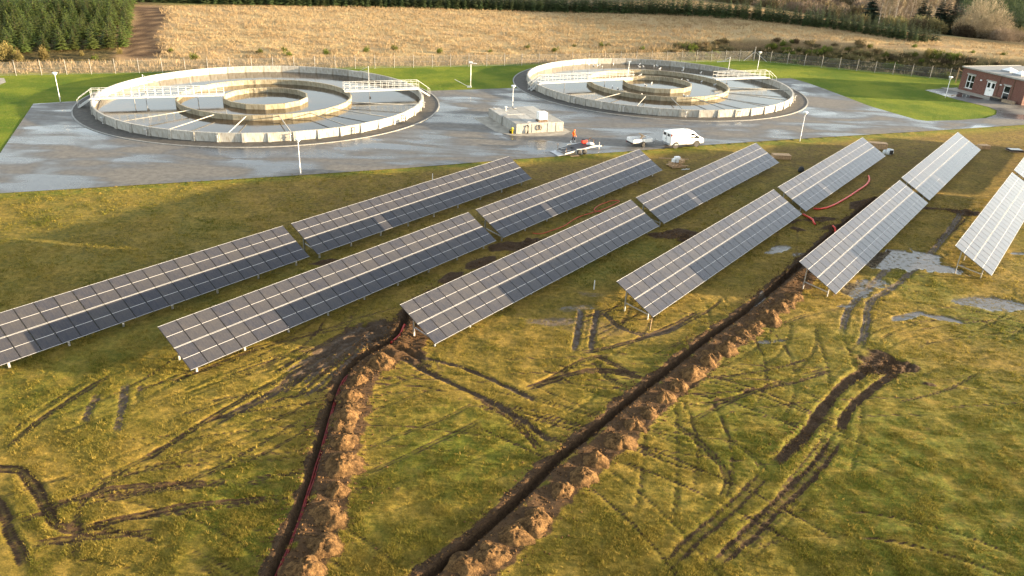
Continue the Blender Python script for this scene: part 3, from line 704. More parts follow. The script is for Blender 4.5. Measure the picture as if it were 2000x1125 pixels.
# ================================================================ LAMP POSTS
def lamp(p, label, h=3.75, kind='cone', rz=0):
    t = thing('lamp_post', label, 'lamp post', (p[0], p[1], 0), rz, 'white lamp posts round the yard')
    MB().tube([(0, 0, -.2), (0, 0, 1.0), (0, 0, 1.02), (0, 0, h - .3)], [.06, .055, .042, .034], 10).build('pole', M['white_paint'], t, True)
    MB().lathe([(.05, h - .32), (.12, h - .28), (.30, h - .02), (.32, h + .05), (.26, h + .10), (.02, h + .14)], 14).build('lantern', M['plastic_white'], t, True)
    MB().box((.08, 0, .55), (.02, .09, .35)).build('hatch', M['grey'], t)
    return t
lamp((-62.18, 104.67), 'white lamp post at the lawn corner left of the still tank')
lamp((-22.52, 77.75), 'white lamp post on the road verge below the still tank', 3.7)
lamp((-1.15, 114.57), 'white lamp post just behind the pump chamber', 2.9)
lamp((36.88, 101.31), 'thin lamp post on the verge right of the white van', 3.8)
lamp((46.04, 156.94), 'white lamp post behind the footbridge of the gull tank', 3.3)
lamp((73.00, 136.49), 'slim lamp post on the lawn before the brick building', 3.5)
t = thing('lamp_post', 'white arm lamp post on the lawn between the two tanks', 'lamp post', (*(-8.13, 126.64), 0), 0, 'white lamp posts round the yard')
MB().tube([(0, 0, -.1), (0, 0, 3.8)], [.06, .045], 8).build('pole', M['white_paint'], t, True)
MB().beam((-.25, 0, 3.85), (.95, -.05, 3.80), .14, .07).build('arm', M['white_paint'], t)
MB().box((-.05, 0, 3.95), (.55, .3, .22)).build('lantern', M['plastic_white'], t)
MB().beam((-.3, 0, .1), (-2.6, .4, 1.1), .06, .06).build('tilt_strut', M['white_steel'], t)
MB().box((-.2, 0, .12), (.7, .4, .24)).build('base_block', M['white_steel'], t)
t = thing('yard_pole', 'short pole with lantern rising from the gull tank centre', 'lamp post', (*(18.51, 138.84), 0))
MB().tube([(0, 0, -.3), (0, 0, 3.2)], .05, 8).build('pole', M['white_paint'], t)
MB().box((.1, 0, 3.25), (.45, .2, .16)).build('lantern', M['plastic_white'], t)
MB().tube([(-.9, 0, 1.1), (.9, 0, 1.1)], .03, 6).build('crossbar', M['white_steel'], t)

# ================================================================ FENCE
k = N('chain_link'); tr = k.new('ShaderNodeBsdfTransparent'); mx = k.new('ShaderNodeMixShader'); mx.inputs[0].default_value = .14
k.set((.30, .30, .28), .6, .4); k.link(tr.outputs[0], mx.inputs[1]); k.link(k.b.outputs[0], mx.inputs[2]); k.link(mx.outputs[0], k.out.inputs[0]); M['chain'] = k.m
FA, FB, FC = Vector((-79, 119, 0)), Vector((48, 167.6, 0)), Vector((92, 151.5, 0))
fd = (FB - FA).normalized(); FA = FA - fd * 22
pmesh = MB().tube([(0, 0, -.1), (0, 0, 2.35)], .036, 6).mesh('fence_post', M['post_grey'])
def fence(a, b, label):
    t = thing('wire_fence', label, 'fence', (a.x, a.y, 0), math.atan2((b - a).y, (b - a).x)); L = (b - a).length; n = round(L / 3.4)
    for i in range(n + 1): obj('post', pmesh, t, (L * i / n, 0, 0))
    for z in (.1, 1.05, 2.0): MB().tube([(0, .03, z), (L, .03, z)], .006, 4).build('wire', M['galv'], t)
    b_ = MB(); b_.add([(0, .05, .08), (L, .05, .08), (L, .05, 2.0), (0, .05, 2.0)], [(0, 1, 2, 3)]); b_.build('mesh_fabric', M['chain'], t)
    return t
fence(FA, FB, 'long wire mesh fence with slim posts behind both tanks')
f2 = fence(FB + (FC - FB).normalized() * .1, FC, 'wire mesh fence below the dark grassy bank, running to the brick building')
for s in (-1, 1):
    b = MB(); b.tube([(0, 0, 1.9), ((FC - FB).length * 0 + 2.6, 0, .1)] if s > 0 else [(0, 0, 1.9), (-1.9, -1.7, .1)], .035, 6); b.build('corner_brace', M['galv'], f2)
MB().tube([(0, 0, 0), (0, 0, 2.9)], .06, 8).build('corner_post', M['post_grey'], f2)

# ================================================================ PUMP CHAMBER
pA, pB, pC = Vector((*(-3.92, 107.51), 0)), Vector((*(-0.38, 98.28), 0)), Vector((*(5.76, 100.86), 0))
ux = (pC - pB); Wd = ux.length; ux.normalize(); uy = Vector((-ux.y, ux.x, 0)); Dp = (pA - pB).length
sheet('concrete_pad', [tuple((pB + ux * a + uy * b)[:2]) for a, b in ((-2.6, 9.5), (-2.2, 1.5), (-.6, -.9), (3, -1.9), (Wd - 1, -2.0), (Wd + .9, -.4), (Wd + .4, Dp))], .036, M['paving'])
t = thing('pump_chamber', 'low pale concrete pump chamber with flat lids and yellow hydrant', 'pump chamber', pB, math.atan2(ux.y, ux.x))
CH = 1.22; sp_ = Dp * .50
bevel(MB().box((Wd / 2, sp_ / 2, CH / 2), (Wd, sp_ - .03, CH)).build('front_chamber', M['concrete_pale'], t), .03)
bevel(MB().box((Wd / 2 - .15, (sp_ + Dp) / 2 + .02, CH / 2 - .05), (Wd, Dp - sp_, CH - .1)).build('rear_chamber', M['concrete_pale'], t), .03)
for i in range(4):
    bevel(MB().box((Wd * (i + .5) / 4, sp_ / 2, CH + .02), (Wd / 4 - .05, sp_ - .15, .06)).build('lid', M['concrete_pale'], t), .015)
    bevel(MB().box((Wd * (i + .5) / 4 - .15, (sp_ + Dp) / 2, CH - .08), (Wd / 4 - .05, Dp - sp_ - .2, .06)).build('lid', M['concrete_pale'], t), .015)
for x_, y_, w_, d_ in ((2.0, .7, .5, .25), (3.2, Dp - 1.2, .35, .9), (.4, Dp - .8, .3, .8), (1.9, sp_ + .05, 2.6, .12)): MB().box((x_, y_, CH + .10), (w_, d_, .1)).build('hatch_handle', M['grey'], t)
MB().tube([(1.55, .1, 1.05), (1.55, -.16, 1.0), (1.55, -.2, .4), (1.5, -.18, .06)], .10, 8).build('hose', M['dark'], t, True)
b = MB()
for q in range(3): b.tube([(3.2 + .28 * math.cos(a_ / 12 * 6.283), -.06 - q * .04, .72 + .34 * math.sin(a_ / 12 * 6.283)) for a_ in range(13)], .025, 5)
b.build('hose_coil', M['rust'], t)
for x_ in (Wd * .33, Wd * .66, Wd * .84): MB().box((x_, -.012, .62), (.035, .03, 1.1)).build('joint_strip', M['grey'], t)
b = MB().lathe([(.11, 0), (.11, .6), (.16, .62), (.16, .7), (.08, .8), (.02, .82)], 12, (-.45, .25, .04)); b.tube([(-.75, .25, .45), (-.15, .25, .45)], .06, 8); b.build('hydrant', M['amber'], t, True)
MB().box((-.5, .45, .25), (.5, .25, .5)).build('valve_box', M['dark'], t)
MB().lathe([(.1, 0), (.1, .5), (.17, .52), (.17, .62), (.02, .66)], 12, (Wd * .22, Dp - 2.3, CH - .05)).build('vent_pipe', M['white_paint'], t, True)
# IBC tote
pi = (3.05, 100.21)
t = thing('water_tote', 'white cubic plastic tote on a pallet, on top of the pump chamber', 'tote', (pi[0], pi[1], CH + .05), math.atan2(ux.y, ux.x))
bevel(MB().box((0, .5, .72), (1.14, .96, 1.0)).build('bottle', M['plastic_white'], t), .09, 3)
MB().lathe([(.13, 0), (.13, .05), (.02, .06)], 12, (0, .5, 1.22)).build('cap', M['plastic_white'], t)
for i in range(5):
    b = MB(); z = .28 + i * .22
    for (a0, a1) in (((-.6, 0), (.6, 0)), ((.6, 0), (.6, 1.0)), ((.6, 1.0), (-.6, 1.0)), ((-.6, 1.0), (-.6, 0))): b.beam((*a0, z), (*a1, z), .02, .02)
    b.build('cage_bar', M['white_steel'], t)
for i in range(6):
    for yy in (0, 1.0): MB().beam((-.6 + .24 * i, yy, .16), (-.6 + .24 * i, yy, 1.22), .02, .02).build('cage_bar', M['white_steel'], t)
for yy in (.08, .5, .92): MB().box((0, yy, .06), (1.3, .12, .12)).build('pallet_bearer', M['rust'], t)
MB().box((0, .5, .145), (1.3, 1.05, .04)).build('pallet_deck', M['rust'], t)
# ================================================================ VAN
def van():
    a, b_ = Vector((*(19.37, 94.93), .03)), Vector((*(22.79, 96.48), .03)); d = (b_ - a).normalized(); rz = math.atan2(d.y, d.x)
    # local: x forward, right side (towards the verge) is -y
    t = thing('delivery_van', 'white panel van with teal print on its side, parked on the service road', 'van', a + Vector((d.x * 1.7 - d.y * .84, d.y * 1.7 + d.x * .84, 0)), rz)
    k = N('van_paint'); k.set((.80, .80, .79), .22); k.b.inputs['Coat Weight'].default_value = .5; M['van'] = k.m
    # cross sections along x: (x, z_low, z_belt, z_roof, half width belt, half width roof)
    S = [(-2.52, .42, 1.05, 1.86, .90, .78), (-2.44, .36, 1.05, 1.95, .955, .80), (-1.2, .34, 1.08, 1.99, .97, .82), (.3, .34, 1.08, 1.99, .97, .82), (.85, .34, 1.10, 1.95, .965, .80),
         (1.30, .34, 1.12, 1.70, .95, .74), (1.72, .34, 1.12, 1.36, .94, .78), (1.95, .36, 1.08, 1.18, .93, .80), (2.40, .36, .95, 1.02, .88, .72), (2.56, .40, .74, .82, .78, .62)]
    b = MB(); n = 0
    for (x, zl, zb, zr, wb, wr) in S:
        prof = [(wb * .93, zl), (wb, zl + .22), (wb, zb), (wb * .985, zb + (zr - zb) * .35), (wr, zr - .09), (wr * .86, zr - .015), (0, zr)]
        ring = [(x, -y, z) for y, z in prof] + [(x, y, z) for y, z in prof[-2::-1]]
        b.v += ring; n = len(ring)
    for i in range(len(S) - 1):
        for j in range(n - 1): b.f.append((i * n + j, (i + 1) * n + j, (i + 1) * n + j + 1, i * n + j + 1)); b.m.append(0)
        b.f.append((i * n + n - 1, (i + 1) * n + n - 1, (i + 1) * n, i * n)); b.m.append(0)
    b.f.append(tuple(range(n))); b.m.append(0); b.f.append(tuple((len(S) - 1) * n + j for j in range(n - 1, -1, -1))); b.m.append(0)
    body = b.build('body', M['van'], t, True); bevel(body, .03)
    # front side windows, windscreen
    for s in (-1, 1):
        w_ = MB(); y = lambda z: s * (.975 - .10 * max(0, (z - 1.30)) / .6)
        w_.add([(.42, y(1.16), 1.16), (1.62, s * .955, 1.14), (1.30, s * .905, 1.42), (.88, s * .90, 1.66), (.45, s * .915, 1.70)], [(0, 1, 2, 3, 4) if s < 0 else (4, 3, 2, 1, 0)]); w_.build('side_window', M['glass_dark'], t)
        MB().box((1.45, s * 1.06, 1.2), (.12, .2, .24)).build('mirror', M['dark'], t)
        MB().box((-.2, s * .975, 1.0), (.16, .03, .04)).build('door_handle', M['grey'], t)
        MB().box((-.95, s * .966, .46), (1.9, .04, .14)).build('sill_strip', M['grey'], t)
        MB().box((-2.40, s * .80, 1.28), (.22, .20, .95)).build('tail_light', M['red_lens'], t)
        MB().box((2.34, s * .72, .82), (.3, .26, .16)).build('headlight', M['glass_dark'], t)
        for z_, x_ in ((1.6, -.05), (1.0, -.05)): pass
    w_ = MB(); w_.add([(.98, -.70, 1.90), (1.78, -.80, 1.30), (1.78, .80, 1.30), (.98, .70, 1.90)], [(0, 1, 2, 3)]); w_.build('windscreen', M['glass_dark'], t)
    # rear doors
    MB().box((-2.535, -.40, 1.10), (.03, .74, 1.36)).build('rear_door', M['van'], t); MB().box((-2.535, .40, 1.10), (.03, .74, 1.36)).build('rear_door', M['van'], t)
    for y in (-.42, .42): MB().box((-2.556, y, 1.58), (.015, .5, .32)).build('rear_window', M['glass_dark'], t)
    MB().box((-2.56, 0, 1.10), (.02, .03, 1.3)).build('door_gap', M['dark'], t); MB().box((-2.56, .45, .72), (.02, .5, .13)).build('number_plate', M['white_paint'], t)
    MB().box((-2.56, .1, 1.05), (.04, .2, .08)).build('door_handle', M['dark'], t); MB().box((-2.5, 0, .48), (.2, 1.7, .24)).build('rear_bumper', M['grey'], t)
    MB().box((2.50, 0, .48), (.2, 1.6, .26)).build('front_bumper', M['grey'], t)
    # wheels
    for x in (-1.7, 1.42):
        for s in (-1, 1):
            wl_ = obj('wheel', None, t, (x, s * .86, .34)); wl_.empty_display_size = .1
            ty_ = MB().lathe([(.20, -.11), (.31, -.11), (.34, -.07), (.34, .07), (.31, .11), (.20, .11)], 24).build('tyre', M['dark'], wl_, True); ty_.rotation_euler = (R(90), 0, 0)
            rm = MB().lathe([(.02, .085), (.08, .10), (.20, .095), (.21, .105), (.21, -.1)], 20).build('rim', M['galv'], wl_, True); rm.rotation_euler = (R(90) if s < 0 else R(-90), 0, 0)
            ar = MB(); pts = [(x + .42 * math.cos(q), s * .975, .34 + .42 * math.sin(q)) for q in np.linspace(-.2, math.pi + .2, 12)]; ar.tube(pts, .03, 5); ar.build('wheel_arch', M['dark'], t)
            dk = MB().lathe([(.01, 0), (.40, 0), (.40, .01), (.01, .01)], 20).build('wheel_well', M['dark'], t); dk.location = (x, s * .968, .36); dk.rotation_euler = (R(90), 0, 0)
    # prints: dark lettering block, teal swoosh, thin line
    y = -.985
    for i, x in enumerate((-2.1, -1.99, -1.88, -1.77)): MB().box((x, y + .018, 1.42), (.075, .012, .13)).build('lettering', M['grey'], t)
    def pr(pts, nm, mat):
        q = MB(); q.add([(x, -.984 + (.09 * (z - 1.38) / .5 if z > 1.38 else 0) , z) for x, z in pts], [tuple(range(len(pts)))]); q.build(nm, mat, t)
    pr([(-1.35, 1.10), (-1.0, 1.18), (-.85, 1.34), (-1.15, 1.27)], 'teal_emblem', M['blue']); pr([(-1.52, 1.2), (-1.46, 1.2), (-1.40, 1.55), (-1.46, 1.55)], 'teal_emblem', M['blue'])
    pr([(-2.05, .98), (-.85, .98), (-.85, 1.02), (-2.05, 1.02)], 'print_line', M['blue'])
    MB().box((.35, 0, 2.0), (.05, 1.2, .05)).build('roof_bar', M['white_steel'], t)
    return t
van()

# ================================================================ TRAILERS
M['deck'] = simple('dark_deck', (.06, .055, .055), .55, 0, .3, 4)
def wheel(parent, x, y, r=.30, s=-1):
    w_ = obj('wheel', None, parent, (x, y, r)); w_.empty_display_size = .1
    a = MB().lathe([(r * .55, -.09), (r * .92, -.09), (r, -.05), (r, .05), (r * .92, .09), (r * .55, .09)], 20).build('tyre', M['dark'], w_, True); a.rotation_euler = (R(90), 0, 0)
    c = MB().lathe([(.02, .05), (r * .25, .08), (r * .55, .07), (r * .57, -.07)], 16).build('rim', M['white_steel'], w_, True); c.rotation_euler = (R(90) if s < 0 else R(-90), 0, 0)
def flatbed():
    a, b_ = Vector((*(4.68, 88.75), .03)), Vector((*(10.69, 91.73), .03)); d = (b_ - a).normalized(); rz = math.atan2(d.y, d.x)
    t = thing('flatbed_trailer', 'twin-axle flatbed trailer with its dark deck tipped down to the road', 'trailer', a, rz)
    L, Wt = 5.0, 2.1; z0, z1 = .12, .92
    zt = lambda x: z0 + (z1 - z0) * x / L
    ang = math.atan2(z1 - z0, L)
    nb = 10
    for i in range(nb):
        x = 1.0 + (L - 1.0) * (i + .5) / nb
        MB().box((x, Wt / 2, zt(x)), ((L - 1.0) / nb - .012, Wt - .1, .04), M=Matrix.Rotation(-ang, 3, 'Y')).build('deck_board', M['deck'], t)
    for y in (0, Wt):
        MB().beam((.9, y, zt(.9) - .05), (L, y, zt(L) - .05), .07, .18).build('side_rail', M['white_steel'], t)
        MB().beam((1.05, y, zt(1) - .1), (1.05, y, zt(1) + .62), .05, .05).build('corner_stake', M['rust'], t)
    MB().add; rp = MB(); rp.box((.5, Wt / 2, .075), (1.0, Wt, .04), M=Matrix.Rotation(-.06, 3, 'Y')); rp.build('tail_ramp', M['galv'], t)
    for y in (.5, Wt - .5): MB().beam((1.2, y, .35), (5.6, Wt / 2 + (y - Wt / 2) * .4, .55), .08, .14).build('chassis_beam', M['white_steel'], t)
    MB().beam((4.6, Wt / 2, .55), (6.6, Wt / 2, .48), .10, .12).build('drawbar', M['white_steel'], t)
    MB().tube([(6.2, Wt / 2 + .1, .05), (6.2, Wt / 2 + .1, .95)], .04, 8).build('jockey_stand', M['galv'], t)
    MB().box((6.65, Wt / 2, .5), (.25, .12, .12)).build('coupling', M['dark'], t)
    for y in (.55, Wt - .55): MB().beam((5.0, y, z1 - .1), (5.0, y, z1 + .55), .05, .05).build('head_post', M['rust'], t)
    MB().tube([(5.0, .55, z1 + .5), (5.0, Wt - .55, z1 + .5)], .035, 6).build('head_rail', M['rust'], t)
    for x in (2.75, 3.45):
        for y, s in ((-.16, -1), (Wt + .16, 1)): wheel(t, x, y, .31, s)
    for y in (-.16, Wt + .16): MB().beam((2.35, y, .68), (3.85, y, .68), .24, .04).build('mudguard', M['white_steel'], t)
    return t, rz, a, zt, d
ft, frz, fa, fz, fd_ = flatbed()
def onbed(x, y): return fa + Vector((fd_.x * x - fd_.y * y, fd_.y * x + fd_.x * y, fz(x)))
q = onbed(4.3, 1.5); t = thing('fuel_can', 'red machine with handle lying on the flatbed trailer deck', 'machine', q, frz)
bevel(MB().box((0, 0, .25), (.75, .4, .36)).build('body', M['red_pipe'], t), .05); MB().beam((.2, 0, .3), (.85, -.2, .75), .05, .05).build('handle', M['rust'], t); MB().box((-.1, 0, .46), (.3, .3, .14)).build('engine_cover', M['dark'], t)
q = onbed(4.55, .55); b = MB(); b.lathe([(.05, 0), (.34, .03), (.42, .14), (.36, .28), (.2, .38), (.03, .40)], 12); o = b.build('white_bag', M['tarp'], None, True); o.location = q; o.scale = (1.2, .8, .9)
tag(o, 'bulging white bag on the flatbed trailer next to the drawbar', 'bag')
q = onbed(2.3, 1.3); o = MB().tube([(.0, 0, .05), (.3, .1, .06), (.55, 0, .06), (.4, -.25, .06), (.05, -.2, .06)], .04, 6).build('strap', M['dark'], None); o.location = q; tag(o, 'dark strap lying on the deck of the flatbed trailer', 'strap')
o = MB().box((0, 0, .05), (1.1, .2, .1)).build('timber_block', M['wood']); o.location = (*(6.67, 89.18), .0); o.rotation_euler = (0, 0, frz); tag(o, 'short orange timber block in the grass under the flatbed trailer', 'timber')

def box_trailer():
    a, b_ = Vector((*(14.07, 94.15), .03)), Vector((*(16.56, 95.29), .03)); d = (b_ - a).normalized(); rz = math.atan2(d.y, d.x)
    t = thing('box_trailer', 'small white open box trailer with planks, between the flatbed and the van', 'trailer', a, rz)
    L, Wt, z = 2.75, 1.55, .55
    MB().box((L / 2, Wt / 2, z), (L, Wt, .06)).build('floor', M['galv'], t)
    for y in (0, Wt): MB().box((L / 2, y, z + .22), (L, .05, .42)).build('side_panel', M['white_paint'], t)
    MB().box((L, Wt / 2, z + .22), (.05, Wt - .06, .42)).build('front_panel', M['white_paint'], t)
    MB().box((0, Wt / 2, z + .20), (.05, Wt - .06, .38)).build('tailgate', M['white_paint'], t)
    MB().box((-.04, Wt / 2, z - .08), (.1, Wt, .12)).build('light_bar', M['dark'], t)
    for y in (.15, Wt - .15): MB().box((-.1, y, z - .08), (.04, .24, .10)).build('tail_light', M['red_lens'], t)
    MB().beam((L - .3, Wt / 2, z - .06), (L + 1.3, Wt / 2, z - .12), .08, .1).build('drawbar', M['galv'], t)
    MB().tube([(L + 1.0, Wt / 2 + .08, .02), (L + 1.0, Wt / 2 + .08, .7)], .035, 8).build('jockey_stand', M['galv'], t)
    for y, s in ((-.14, -1), (Wt + .14, 1)):
        wheel(t, 1.35, y, .29, s); MB().tube([(1.35 + .36 * math.cos(q), y, .29 + .36 * math.sin(q)) for q in np.linspace(.1, 3.04, 9)], .07, 6).build('mudguard', M['dark'], t)
    # planks lying across
    for i in range(4):
        o = MB().box((0, 0, 0), (2.3, .14, .05)).build('plank', M['wood']); w_ = Vector((1.55 + .1 * i, .75 + .1 * i, z + .50 + .055 * i)); o.location = a + Vector((d.x * w_.x - d.y * w_.y, d.y * w_.x + d.x * w_.y, w_.z)); o.rotation_euler = (0, .02 * i, rz + .9 + .15 * i)
        tag(o, 'raw timber plank lying across the small white box trailer', 'plank', 'planks on the box trailer')
box_trailer()

# ================================================================ PERSON
def person():
    p = Vector((*(6.73, 95.03), .03))
    V_ = {}; vs = []; es = []; rad = []
    def add(n, co, r, par=None):
        V_[n] = len(vs); vs.append(co); rad.append(r)
        if par: es.append((V_[par], V_[n]))
    add('pel', (0, 0, .95), .155); add('wai', (0.01, 0, 1.12), .15, 'pel'); add('che', (.03, 0, 1.36), .175, 'wai'); add('nek', (.06, 0, 1.52), .075, 'che'); add('jaw', (.10, 0, 1.62), .095, 'nek'); add('hed', (.10, 0, 1.73), .115, 'jaw')
    for s, n in ((-1, 'r'), (1, 'l')):
        f = s * .28
        add('hip' + n, (0, s * .10, .90), .11, 'pel'); add('kne' + n, (.16 * s + .04, s * .11, .50), .075, 'hip' + n); add('ank' + n, (f - .06, s * .11, .12 if s > 0 else .14), .055, 'kne' + n); add('toe' + n, (f + .12, s * .12, .05), .045, 'ank' + n)
        add('sho' + n, (.03, s * .20, 1.42), .085, 'che'); add('elb' + n, (-.02 - s * .12, s * .25, 1.17), .062, 'sho' + n); add('wri' + n, (.16 - s * .10, s * .22, .97), .042, 'elb' + n)
        add('han' + n, (.21 - s * .10, s * .21, .91), .036, 'wri' + n)
        for q in range(4): add('f%d' % q + n, (.235 - s * .10 + .01 * q, s * (.235 - .02 * q), .83 + .008 * abs(q - 1)), .010, 'han' + n)
        add('th' + n, (.255 - s * .10, s * .17, .89), .011, 'han' + n)
    me = bpy.data.meshes.new('person'); me.from_pydata(vs, es, []); o = obj('person', me, None, p, R(5))
    m = o.modifiers.new('skin', 'SKIN'); m.use_smooth_shade = True
    for i, d_ in enumerate(me.skin_vertices[0].data): d_.radius = (rad[i], rad[i]); d_.use_root = i == 0
    ss = o.modifiers.new('sub', 'SUBSURF'); ss.levels = 2; ss.render_levels = 2
    dg = bpy.context.evaluated_depsgraph_get(); m2 = bpy.data.meshes.new_from_object(o.evaluated_get(dg)); o.modifiers.clear(); o.data = m2
    m2.materials.clear()
    for x in ('orange', 'navy', 'skin', 'white_paint', 'dark'): m2.materials.append(M[x])
    for f in m2.polygons:
        c = f.center; z = c.z
        if z > 1.56: f.material_index = 2 if (c.x > .13 and z < 1.76) else 0
        elif z < .10: f.material_index = 4
        elif z < .36: f.material_index = 3
        elif z < .86 and abs(c.y) < .2: f.material_index = 1
        elif z < .95 and abs(c.y) > .15 and c.x > .05: f.material_index = 2
        else: f.material_index = 0
        f.use_smooth = True
    tag(o, 'person in orange hooded hi-vis jacket and dark trousers walking on the wet road', 'person')
person()

# ================================================================ BRICK BUILDING
def building():
    a, b_ = Vector((*(79.72, 145.54), 0)), Vector((*(83.91, 132.72), 0)); d = (b_ - a); L = d.length; d.normalize(); rz = math.atan2(d.y, d.x); Hb, Dp_ = 3.95, 12.5
    t = thing('brick_building', 'low red brick building with flat roof and white double door', 'building', a, rz)
    k = N('red_brick'); co = k.coord('Object'); br = k.new('ShaderNodeTexBrick'); sp2 = k.new('ShaderNodeSeparateXYZ'); k.link(co, sp2.inputs[0]); cb = k.new('ShaderNodeCombineXYZ')
    k.link(k.math('ADD', sp2.outputs[0], sp2.outputs[1]), cb.inputs[0]); k.link(sp2.outputs[2], cb.inputs[1]); k.link(cb.outputs[0], br.inputs['Vector'])
    br.inputs['Scale'].default_value = 1; br.inputs['Brick Width'].default_value = .24; br.inputs['Row Height'].default_value = .07; br.inputs['Mortar Size'].default_value = .006
    br.inputs['Color1'].default_value = (.155, .048, .03, 1); br.inputs['Color2'].default_value = (.10, .034, .022, 1); br.inputs['Mortar'].default_value = (.2, .16, .13, 1)
    k.set(k.mix(k.ramp(k.noise(co, .9, 5), .35, .7, 0., .35), br.outputs[0], (.09, .035, .025)), .85); brick = k.m
    # openings along the front: (x0, x1, z0, z1)
    s = L / 19.0
    ops = [(1.75, 4.15, .85 * 0 + .55, 2.9), (7.95, 10.55, .12, 2.55), (13.0, 14.9, .12, 2.5)]
    def wall(x0, x1, z0, z1): MB().box(((x0 + x1) / 2, .15, (z0 + z1) / 2), (x1 - x0, .3, z1 - z0)).build('front_wall', brick, t)
    ops = [(o_[0] * s, o_[1] * s, o_[2], o_[3]) for o_ in ops]
    prev = 0
    for x0, x1, z0, z1 in ops:
        wall(prev, x0, 0, Hb); wall(x0 + .002, x1 - .002, z1, Hb); wall(x0 + .002, x1 - .002, -.1, z0); prev = x1
    wall(prev, L, 0, Hb)
    for x_ in (.15, L - .15): MB().box((x_, Dp_ / 2 + .3, Hb / 2), (.3, Dp_ - .02, Hb)).build('side_wall', brick, t)
    MB().box((L / 2, Dp_ + .45, Hb / 2), (L, .3, Hb)).build('rear_wall', brick, t)
    rf = MB().box((L / 2, Dp_ / 2 + .3, Hb + .02), (L + .16, Dp_ + 1.0, .14)).build('roof', simple('roof_felt', (.22, .22, .21), .75, 0, .2, 1.0), t)
    MB().box((L / 2, -.26, Hb + .06), (L + .24, .10, .24)).build('roof_edge', M['concrete_pale'], rf)
    for x_ in (-.14, L + .14): MB().box((x_, Dp_ / 2 + .3, Hb + .06), (.10, Dp_ + 1.1, .24)).build('roof_edge', M['concrete_pale'], rf)
    for x_, y_ in ((7.6, 4.6), (12.8, 8.2), (12.2, 3.6)):
        sk = MB(); sk.box((x_ * s, y_, Hb + .2), (1.9, 1.9, .26)); sk.build('skylight_kerb', M['grey'], rf)
        sk = MB(); w2 = .95; sk.add([(x_ * s - w2, y_ - w2, Hb + .33), (x_ * s + w2, y_ - w2, Hb + .33), (x_ * s + w2, y_ + w2, Hb + .33), (x_ * s - w2, y_ + w2, Hb + .33), (x_ * s, y_, Hb + .85)], [(0, 1, 4), (1, 2, 4), (2, 3, 4), (3, 0, 4)]); sk.build('skylight_dome', M['plastic_white'], rf)
    def window(x0, x1, z0, z1, nx, nz):
        f = obj('window', None, t, (0, 0, 0)); f.empty_display_size = .1
        for i in range(nx + 1):
            x = x0 + .05 + (x1 - x0 - .1) * i / nx; MB().box((x, .16, (z0 + z1) / 2), (.10, .12, z1 - z0 - .004)).build('frame', M['white_paint'], f)
        for i in range(nz + 1):
            z = z0 + .05 + (z1 - z0 - .1) * i / nz; MB().box(((x0 + x1) / 2, .165, z), (x1 - x0 - .004, .10, .10)).build('frame', M['white_paint'], f)
        for i in range(nx):
            for j in range(nz):
                xa, xb = x0 + (x1 - x0) * i / nx, x0 + (x1 - x0) * (i + 1) / nx; za, zb = z0 + (z1 - z0) * j / nz, z0 + (z1 - z0) * (j + 1) / nz
                MB().box(((xa + xb) / 2, .19, (za + zb) / 2), (xb - xa, .02, zb - za)).build('pane', M['glass_dark'], f)
        MB().box(((x0 + x1) / 2, -.03, z1 + .12), (x1 - x0 + .3, .06, .22)).build('lintel', M['concrete_pale'], f)
        MB().box(((x0 + x1) / 2, .0, z0 - .04), (x1 - x0 + .1, .16, .07)).build('sill', M['concrete_pale'], f)
    window(*ops[0], 2, 2); window(*ops[2], 1, 2)
    x0, x1, z0, z1 = ops[1]; dr = obj('double_door', None, t); dr.empty_display_size = .1
    for i in range(2):
        xa = x0 + (x1 - x0) * (i + .5) / 2; hw = (x1 - x0) / 2 - .03
        MB().box((xa, .14, (z0 + z1) / 2), (hw, .08, z1 - z0 - .06)).build('door_leaf', M['white_paint'], dr)
        MB().box((xa, .095, z1 - .62), (hw * .62, .02, .85)).build('door_pane', M['glass_dark'], dr)
        MB().box((xa + (.45 if i == 0 else -.45) * hw * .9, .08, z0 + 1.0), (.06, .05, .2)).build('handle', M['grey'], dr)
    MB().box(((x0 + x1) / 2, -.03, z1 + .12), (x1 - x0 + .3, .06, .22)).build('lintel', M['concrete_pale'], dr)
    for x_, z_ in ((6.3 * s, 2.35), (12.2 * s, 2.35)): MB().lathe([(.02, 0), (.16, .0), (.2, .1), (.12, .2), (.02, .22)], 12, (x_, -.14, z_)).build('wall_lamp', M['plastic_white'], t, True)
    for x_ in (11.6 * s, 15.6 * s): MB().tube([(x_, -.08, 0), (x_, -.08, Hb)], .05, 8).build('downpipe', M['rust'], t)
    pts = [a + d * x_ + Vector((-d.y, d.x, 0)) * y_ for x_, y_ in ((-.5, 0), (-1.5, -2.6), (L * .62, -2.4), (L * .62, 0))]
    sheet('forecourt', [tuple(p[:2]) for p in pts], .06, M['paving'])
    for i, x_ in enumerate((11.6, 14.5)):
        o = thing('planter_trough', 'dark low trough along the brick wall, ' + ('next to the white door' if i == 0 else 'below the small window'), 'trough', a + d * (x_ * s) + Vector((d.y, -d.x, 0)) * .9, rz)
        MB().box((1.2, 0, .22), (2.4 if i == 0 else 2.6, .7, .44)).build('trough', M['wood2'] if i else M['dark'], o); MB().box((1.2, 0, .46), (2.5, .8, .05)).build('rim', M['wood2'], o)
    return t
building()
t = thing('timber_post', 'pale yellow timber post with crossarm by the brick building corner', 'post', (*(82.46, 152.04), 0))
MB().box((0, 0, 1.4), (.14, .14, 2.8)).build('post', M['wood'], t); MB().beam((-.1, 0, 2.6), (.7, 0, 2.2), .1, .12).build('crossarm', M['wood'], t)

